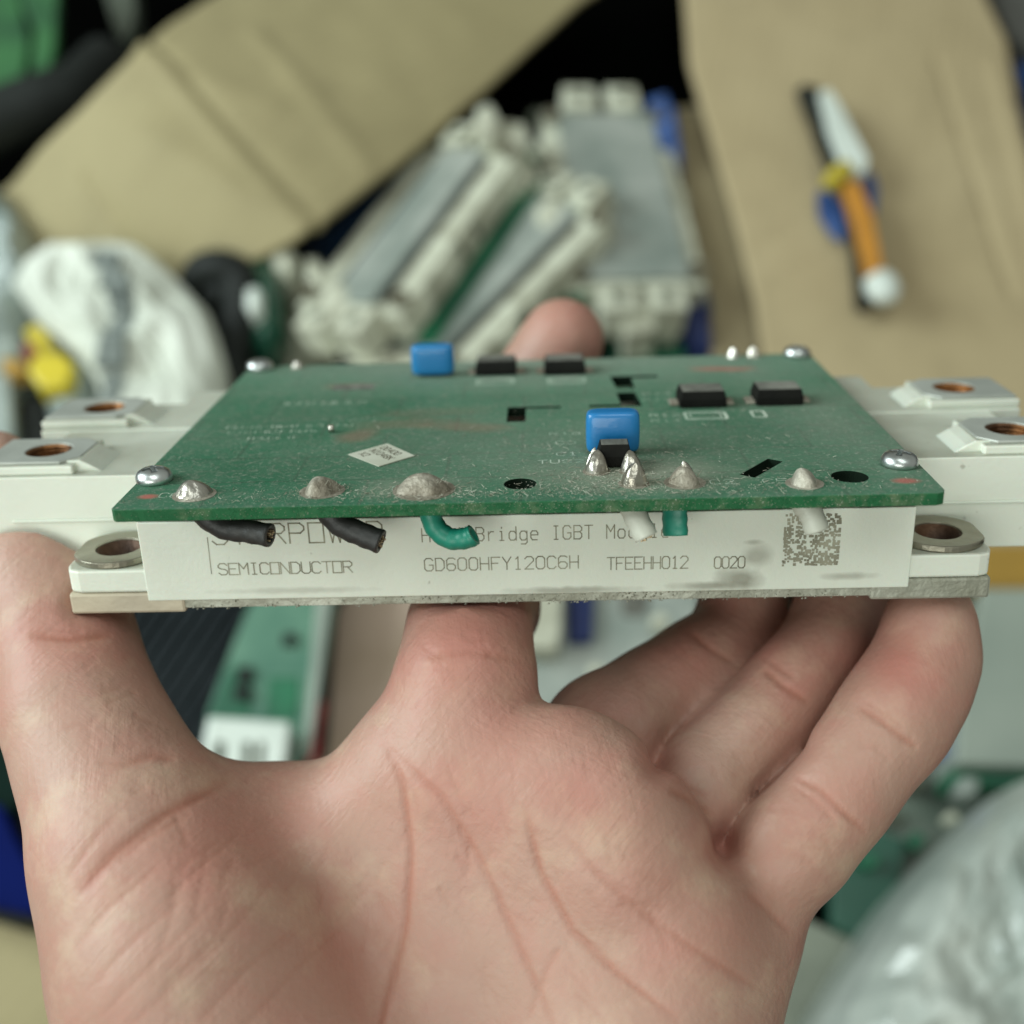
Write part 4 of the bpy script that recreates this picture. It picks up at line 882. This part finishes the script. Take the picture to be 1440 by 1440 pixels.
    for cx, cy, n in ((-11.3, -4.4, 60), (14, -3.8, 22), (-24.2, -4, 22), (20, -3.6, 22)):
        for _ in range(n):
            a = rn.uniform(0, 6.3); r0 = rn.uniform(.6, 2.2); p = np.array([cx+r0*math.cos(a), cy+r0*math.sin(a)*.8, Z+rn.uniform(0, 1.6)*(1-r0/3)])
            q = p + np.array([rn.uniform(-.9,1.1), rn.uniform(-.5,.5), rn.uniform(.1,1.0)]); d.tube([p, (p+q)/2+np.array([rn.uniform(-.15,.15)]*3), q], .028, 4)
    o = d.build('dust', M['dust'], board); o['kind'] = 'stuff'
    # debris clinging to the lower edge of the base plate
    g = MB()
    for _ in range(420):
        x = rn.gauss(12, 9) if rn.random() < .35 else rn.uniform(-44, 44); y = rn.uniform(.15, .5); z = rn.uniform(.35, 1.9); r_ = rn.uniform(.05, .22)
        g.add([(x-r_, y, z-r_*.5), (x+r_, y, z-r_*.4), (x, y, z+r_), (x, y-r_*1.2, z)], [(0,1,3),(1,2,3),(2,0,3)])
    o = g.build('grit', M['dust'], bpo); o['kind'] = 'stuff'
    return root
module()

# ------------------------------------------------------------------ the hand: one continuous surface
def hand():
    h = 0.8
    def cp(u, v, d): return cam_pt(u, v, d)
    mc = lambda x, y, z: mod2cam((x, y, z))
    B = []   # chains: list of (points, radii, blend)
    def chain(pts, k): B.append((pts, k))
    # palm: metacarpals, thumb ball, heel
    palm = [
     ([(cp(560,1800,156),17),(cp(640,1330,153),13.0),(cp(650,1090,148),10.6)], 6),
     ([(cp(640,1800,156),17),(cp(760,1330,150),12.6),(cp(775,1120,144.5),10.8)], 5),
     ([(cp(720,1800,156),17),(cp(845,1380,147),12.6),(cp(868,1200,143),10.6)], 4),
     ([(cp(770,1800,156),17),(cp(905,1480,147),13.4),(cp(950,1310,144),10.8)], 4),
     ([(cp(800,1800,152),17),(cp(880,1540,144),15.0),(cp(925,1430,144),13.0)], 7),
     ([(cp(1075,1225,150),7.4),(cp(1010,1320,149),9.6),(cp(930,1450,147),13.2)], 5),
     ([(cp(500,1800,152),18),(cp(340,1500,142),18.5),(cp(270,1340,141),16.5),(cp(203,1200,144),13.0),(cp(146,1075,149),10.7)], 7),
     ([(cp(215,1215,150),10.5),(cp(330,1206,152),11.2),(cp(420,1202,153),11.2),(cp(620,1190,152),10.5)], 5),
     ([(cp(485,1172,151),8.6),(cp(574,1092,150),8.4),(cp(632,990,150.5),8.3)], 4),
     ([(cp(420,1400,152),14),(cp(650,1400,156),13)], 8),
     ([(cp(832,1085,144.5),6.0),(cp(862,1130,142),7),(cp(878,1200,140.5),7)], 6),
     ([(cp(925,1215,142),6.4),(cp(955,1270,141),7)], 6),
     ([(cp(705,1075,144.5),5.4),(cp(765,1080,144.5),5.4)], 6),
     ([(cp(640,1800,158),24),(cp(640,2500,175),26)], 12),
    ]
    fingers = [
     # index: runs under the module and comes up behind its rear edge
     [(cp(650,1090,148),10.4),(cp(655,960,150.5),9.0),(cp(660,880,155),8.1),(mc(-6.5,20,-9.6),7.9),(mc(-7,45,-8.8),7.7),(mc(-3.8,70,-4.5),7.6),(mc(1.2,75.5,9),8.1),(mc(6.9,76,18.6),7.9)],
     [(cp(790,1110,154),8.4),(cp(850,1034,160),8.3),(cp(920,985,165),7.5),(cp(988,944,170),7.8),(cp(1040,912,174),7.6),(mc(37,36,-8.8),7.5)],
     [(cp(880,1205,152),8.2),(cp(966,1121,155),8.3),(cp(1048,1042,158),7.4),(cp(1110,974,162),7.7),(cp(1160,915,166),7.4),(mc(50,30,-8.4),7.3)],
     [(cp(975,1310,151),7.8),(cp(1100,1190,148),7.9),(cp(1165,1120,148.6),7.3),(cp(1206,1066,149.5),7.0),(cp(1250,1010,151),7.5),(cp(1280,965,153),7.1),(cp(1300,925,155),6.6),(mc(55.6,7,-6.0),6.0)],
    ]
    thumb = [(cp(146,1075,149),10.7),(cp(110,990,152),9.7),(cp(88,900,157),9.2),(cp(55,815,163),9.0),(mc(-85.6,22,0),8.6),(mc(-83.5,27,7),7.0),(mc(-81.6,29,11.2),6.0)]
    lo = np.array([1e9]*3); hi = -lo
    allp = [p for c, _ in palm for p in c] + [p for c in fingers for p in c] + thumb
    for p, r in allp:
        if p[1] < -190: continue
        lo = np.minimum(lo, p - r - 3); hi = np.maximum(hi, p + r + 3)
    lo[1] = -186
    n = np.ceil((hi-lo)/h).astype(int) + 1
    ax = [np.arange(n[i], dtype=np.float32)*h + lo[i] for i in range(3)]
    gx, gy, gz = np.meshgrid(*ax, indexing='ij')
    def cone(a, ra, b, rb):
        ab = b - a; L2 = float(ab @ ab)
        t = ((gx-a[0])*ab[0] + (gy-a[1])*ab[1] + (gz-a[2])*ab[2]) / L2; np.clip(t, 0, 1, out=t)
        dx = gx - a[0] - t*ab[0]; dy = gy - a[1] - t*ab[1]; dz = gz - a[2] - t*ab[2]
        return np.sqrt(dx*dx+dy*dy+dz*dz) - (ra + (rb-ra)*t)
    def smin(a, b, k):
        hh = np.maximum(k - np.abs(a-b), 0)/k; return np.minimum(a, b) - hh*hh*k*.25
    def chain_d(ch, k=2.0):
        d = None
        for (a, ra), (b, rb) in zip(ch[:-1], ch[1:]):
            e = cone(a, ra, b, rb); d = e if d is None else smin(d, e, k)
        return d
    D = None
    for ch, k in palm:
        e = chain_d(ch, 5); D = e if D is None else smin(D, e, k)
    D = smin(D, chain_d(thumb, 4), 3)
    # fleshy pads between the joints of each finger
    fd = None; vv = 720 + F*gy/gz; fi = 0
    for ch in fingers:
        e = chain_d(ch, 3)
        for (a, ra), (b, rb) in list(zip(ch[:-1], ch[1:]))[1:]:
            m = (a+b)/2 + np.array([0, -.2, 1.0]); e2 = cone(m - (b-a)*.12, ra*.92, m + (b-a)*.12, rb*.92); e = smin(e, e2, 2.5)
        fi += 1; fade = np.clip(((1150 if fi == 4 else 1030) - vv)/110, 0, 1)
        fd = e if fd is None else smin(fd, e, 2.6) + 1.8*fade*np.exp(-((fd-e)/3.2)**2)      # fingers stay separate
    D = smin(D, fd, 1.8)
    # the clefts between the roots of the three right-hand fingers
    uu = 720 - F*gx/gz
    for pl, w0, w1, dmax in (([(1016,1196),(1028,1163),(1070,1106),(1125,1048)], 2.7, 2.1, 152.5), ([(922,1076),(936,1040),(985,985),(1045,926)], 2.4, 1.6, 157.5)):
        dent = np.zeros(gx.shape, np.float32)
        for i in range(len(pl)-1):
            a, b = np.array(pl[i], float), np.array(pl[i+1], float); ab = b-a
            t = np.clip(((uu-a[0])*ab[0]+(vv-a[1])*ab[1])/float(ab@ab), 0, 1)
            dd = np.hypot(uu-a[0]-t*ab[0], vv-a[1]-t*ab[1])*(-gz)/F; k_ = np.minimum(1, (i+t)/1.5)
            dent = np.maximum(dent, (w0 + (w1-w0)*k_)*np.exp(-(dd/(1.5-.3*k_))**2))
        D = D + dent*np.clip((dmax + 2.5 + gz)/3, 0, 1)
    del uu, dent, dd, t, k_
    # where the hand rests against the module it is pressed flat, never through it
    cq = np.stack([gx, gy, gz], -1) @ RM.T + CM           # camera -> module coordinates
    px, py, pz = cq[..., 0], cq[..., 1], cq[..., 2]
    def boxd(x0, x1, y0, y1, z0, z1):
        qx = np.abs(px-(x0+x1)/2)-(x1-x0)/2; qy = np.abs(py-(y0+y1)/2)-(y1-y0)/2; qz = np.abs(pz-(z0+z1)/2)-(z1-z0)/2
        return np.sqrt(np.maximum(qx,0)**2+np.maximum(qy,0)**2+np.maximum(qz,0)**2) + np.minimum(np.maximum(np.maximum(qx,qy),qz),0)
    sol = np.minimum(boxd(-60.6, 60.6, 0, 62, 0, 13), boxd(-76.4, 76.4, 12, 49.2, 2, 17))
    sol = np.minimum(sol, boxd(-49.3, 50.2, -9, 62.5, 16.5, 18.4))
    nb = .25 - sol; hh = np.maximum(1.6 - np.abs(D-nb), 0)/1.6; D = np.maximum(D, nb) + hh*hh*.4
    del cq, px, py, pz, sol, nb, hh
    D[:, :2, :] = np.maximum(D[:, :2, :], 1.0)
    # ---- surface nets
    sgn = D < 0
    nx, ny, nz = D.shape
    corner = [(i,j,k) for i in (0,1) for j in (0,1) for k in (0,1)]
    sl = lambda i, j, k: (slice(i, nx-1+i), slice(j, ny-1+j), slice(k, nz-1+k))
    cnt = sum(sgn[sl(*c)].astype(np.int8) for c in corner)
    act = (cnt > 0) & (cnt < 8); idx = np.argwhere(act); ids = -np.ones(act.shape, np.int64); ids[act] = np.arange(len(idx))
    acc = np.zeros((len(idx), 3)); num = np.zeros(len(idx))
    for a in corner:
        for axn in range(3):
            if a[axn]: continue
            b = list(a); b[axn] = 1
            va = D[idx[:,0]+a[0], idx[:,1]+a[1], idx[:,2]+a[2]]; vb = D[idx[:,0]+b[0], idx[:,1]+b[1], idx[:,2]+b[2]]
            cr = (va < 0) != (vb < 0); t = np.where(cr, va/np.where(cr, va-vb, 1), 0)
            p = np.array(a, float)[None].repeat(len(idx), 0); p[:, axn] += t
            acc[cr] += p[cr]; num += cr
    V = (idx + acc/num[:, None])*h + lo
    quads = []
    for axn in range(3):
        o1, o2 = [(1,2),(2,0),(0,1)][axn]
        s0 = [slice(1, None)]*3; s0[axn] = slice(0, -1); s0 = tuple(slice(1, d-1) if i != axn else slice(0, d-1) for i, d in enumerate(D.shape))
        s1 = tuple(slice(1, d-1) if i != axn else slice(1, d) for i, d in enumerate(D.shape))
        A, Bq = sgn[s0], sgn[s1]; e = np.argwhere(A != Bq); flip = A[A != Bq]
        base = e.copy(); base[:, o1] += 1; base[:, o2] += 1
        def cell(d1, d2):
            q = base.copy(); q[:, o1] -= d1; q[:, o2] -= d2; return ids[q[:,0], q[:,1], q[:,2]]
        q = np.stack([cell(1,1), cell(0,1), cell(0,0), cell(1,0)], 1)
        q[~flip] = q[~flip][:, ::-1]; quads.append(q)
    Q = np.concatenate(quads); Q = Q[(Q >= 0).all(1)]
    # smoothing keeps the pads soft
    for _ in range(9):
        s = np.zeros_like(V); c = np.zeros(len(V))
        for i in range(4):
            a, b = Q[:, i], Q[:, (i+1) % 4]
            np.add.at(s, a, V[b]); np.add.at(c, a, 1); np.add.at(s, b, V[a]); np.add.at(c, b, 1)
        V = V*.5 + s/np.maximum(c, 1)[:, None]*.5
    W = cam2world(V); org = cam2world(cam_pt(640, 1500, 150))
    m0 = bpy.data.meshes.new('cage'); m0.from_pydata(((W-org)*S).tolist(), [], Q.tolist()); m0.update()
    o0 = bpy.data.objects.new('cage', m0); C.objects.link(o0); sb = o0.modifiers.new('s', 'SUBSURF'); sb.levels = 1; sb.render_levels = 1
    me = bpy.data.meshes.new_from_object(o0.evaluated_get(bpy.context.evaluated_depsgraph_get())); me.name = 'hand'
    bpy.data.objects.remove(o0); bpy.data.meshes.remove(m0)
    co = np.zeros(len(me.vertices)*3); me.vertices.foreach_get('co', co); W = co.reshape(-1, 3)/S + org; V = (W - C0) @ RC
    nrm = np.zeros(len(V)*3); me.vertices.foreach_get('normal', nrm); nrm = nrm.reshape(-1, 3)
    fac = nrm @ RC      # normals in camera space
    if fac[V[:,2].argmax(), 2] < 0: me.flip_normals(); nrm = -nrm; fac = -fac
    u = 720 + F*V[:,0]/-V[:,2]; v = 720 - F*V[:,1]/-V[:,2]; d = -V[:,2]
    # skin creases drawn where they run on the palm and fingers (photo pixels -> distance in mm on the skin)
    creases = [
     ([(540,1040),(565,1100),(578,1200),(570,1300),(540,1440),(520,1560)], .75, .9),
     ([(545,1050),(620,1120),(680,1220),(730,1330),(790,1470)], .55, .9),
     ([(735,1130),(760,1230),(805,1310),(870,1370),(960,1440)], .75, .9),
     ([(790,1170),(850,1240),(910,1290),(1000,1350),(1080,1400)], .45, .8),
     ([(740,1440),(770,1360),(790,1330)], .35, .8),
     ([(110,1260),(160,1200),(230,1145),(330,1095)], .85, 1.2), ([(150,1225),(200,1180),(270,1140)], .5, .8),
     ([(100,1340),(150,1280),(230,1210)], .35, .7), ([(120,1400),(190,1320),(260,1260)], .3, .7),
     ([(130,1440),(230,1340),(300,1270)], .3, .6), ([(165,1460),(260,1370),(330,1310)], .25, .6), ([(90,1240),(140,1170),(170,1140)], .3, .7),
     ([(40,892),(100,897),(160,893)], .75, 1.0), ([(60,885),(120,886)], .3, .6),
     ([(170,1075),(215,1062),(250,1068)], .45, 1.0), ([(590,925),(660,915),(735,930)], .4, .9),
     ([(280,1440),(350,1360),(420,1300)], .25, .6), ([(330,1460),(420,1360),(500,1290)], .22, .6), ([(200,1300),(280,1220),(340,1170)], .25, .6),
     # little finger
     ([(1118,1092),(1150,1108),(1190,1145),(1218,1172)], .7, .8), ([(1112,1103),(1140,1122),(1178,1158)], .4, .6),
     ([(1205,992),(1235,1010),(1268,1036),(1292,1052)], .7, .8), ([(1212,984),(1245,1004),(1272,1026)], .35, .6),
     ([(1045,1248),(1080,1280),(1115,1315)], .4, .8),
     # ring finger
     ([(940,1108),(968,1122),(1005,1146)], .6, .9), ([(955,1096),(1000,1122)], .35, .7), ([(1072,940),(1100,962),(1140,990)], .7, .9), ([(1082,930),(1118,954)], .4, .7),
     # middle finger
     ([(965,885),(1000,912),(1035,935)], .5, .9),
    ]
    rc = random.Random(21)
    for (cu, cv, su, sv, a0, n_, ln) in ((640,1150,70,70,70,12,70),(700,1300,110,110,55,16,90),(860,1250,70,70,35,10,80),(500,1250,90,100,110,12,80),(300,1250,110,130,-42,26,110),(160,1000,70,90,-5,14,60),(900,1380,90,60,30,8,80),(640,930,50,40,5,8,60),(1140,1170,50,50,35,6,50),(1240,1040,40,40,35,5,45),(1060,1080,40,40,35,6,45)):
        for _ in range(n_):
            u0, v0 = cu + rc.gauss(0, su*.6), cv + rc.gauss(0, sv*.6); a = R(a0 + rc.gauss(0, 22)); L_ = ln*rc.uniform(.4, 1.2); k_ = rc.uniform(-.12, .12)
            creases.append(([(u0 + math.cos(a+k_*t)*L_*t*.5, v0 + math.sin(a+k_*t)*L_*t*.5) for t in (-1, -.4, .2, .9)], rc.uniform(.08, .22), rc.uniform(.45, .7)))
    disp = np.zeros(len(V)); cre = np.zeros(len(V))
    vis = np.clip(fac[:,2]*3, 0, 1)
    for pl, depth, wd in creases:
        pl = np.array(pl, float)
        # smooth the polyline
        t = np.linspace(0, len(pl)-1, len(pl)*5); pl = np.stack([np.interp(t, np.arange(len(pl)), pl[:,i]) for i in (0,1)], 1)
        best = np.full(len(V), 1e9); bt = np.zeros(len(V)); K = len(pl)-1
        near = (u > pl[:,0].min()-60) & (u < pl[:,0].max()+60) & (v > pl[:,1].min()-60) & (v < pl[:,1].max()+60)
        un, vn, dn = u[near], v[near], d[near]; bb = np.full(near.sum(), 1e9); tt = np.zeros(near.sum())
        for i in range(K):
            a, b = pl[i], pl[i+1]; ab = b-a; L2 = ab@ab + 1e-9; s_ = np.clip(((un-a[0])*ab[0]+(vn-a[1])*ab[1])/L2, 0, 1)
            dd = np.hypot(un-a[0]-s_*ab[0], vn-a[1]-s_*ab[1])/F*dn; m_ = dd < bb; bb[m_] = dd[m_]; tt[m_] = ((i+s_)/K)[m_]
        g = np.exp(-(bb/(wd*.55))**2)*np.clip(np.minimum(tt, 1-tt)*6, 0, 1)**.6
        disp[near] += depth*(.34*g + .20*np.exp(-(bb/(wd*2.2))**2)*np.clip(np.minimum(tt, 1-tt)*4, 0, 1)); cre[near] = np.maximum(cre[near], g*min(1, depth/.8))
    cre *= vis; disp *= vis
    co = (W - org - nrm*disp[:, None]*.95)*S
    me.vertices.foreach_set('co', co.astype(np.float32).ravel())
    fl = np.zeros(len(V))
    for fu, fv, fr, am in ((1275,930,65,.9),(660,900,110,1.0),(790,450,70,.55),(720,950,60,.5),(960,910,70,.7),(1060,900,60,.7),(350,1110,110,.25),(120,890,70,.45),(1010,1190,40,.8),(925,1070,45,.6),(1110,960,55,.35),(800,1010,60,.45),(520,1370,110,.3),(700,1000,90,.7),(640,1130,90,.5),(820,1130,90,.4),(880,1250,80,.4),(990,1320,80,.3),(300,1180,90,.35),(1010,860,60,.6),(1090,1190,70,.15)):
        fl = np.maximum(fl, .6*am*np.exp(-(((u-fu)**2+(v-fv)**2)/fr**2)))
    lin = np.clip(.12 + np.exp(-(((u-200)/190)**2+((v-1330)/230)**2)), 0, 1)
    for nm, arr in (('flush', fl), ('crease', cre), ('lined', lin)):
        at = me.attributes.new(nm, 'FLOAT', 'POINT'); at.data.foreach_set('value', arr.astype(np.float32))
    me.materials.append(M['skin']); me.polygons.foreach_set('use_smooth', [True]*len(me.polygons)); me.update()
    o = bpy.data.objects.new('hand', me); C.objects.link(o); o.location = Vector(org)*S
    tag(o, 'bare left hand, palm up, thumb and fingers gripping the module from below', 'hand')
    return o
hand()
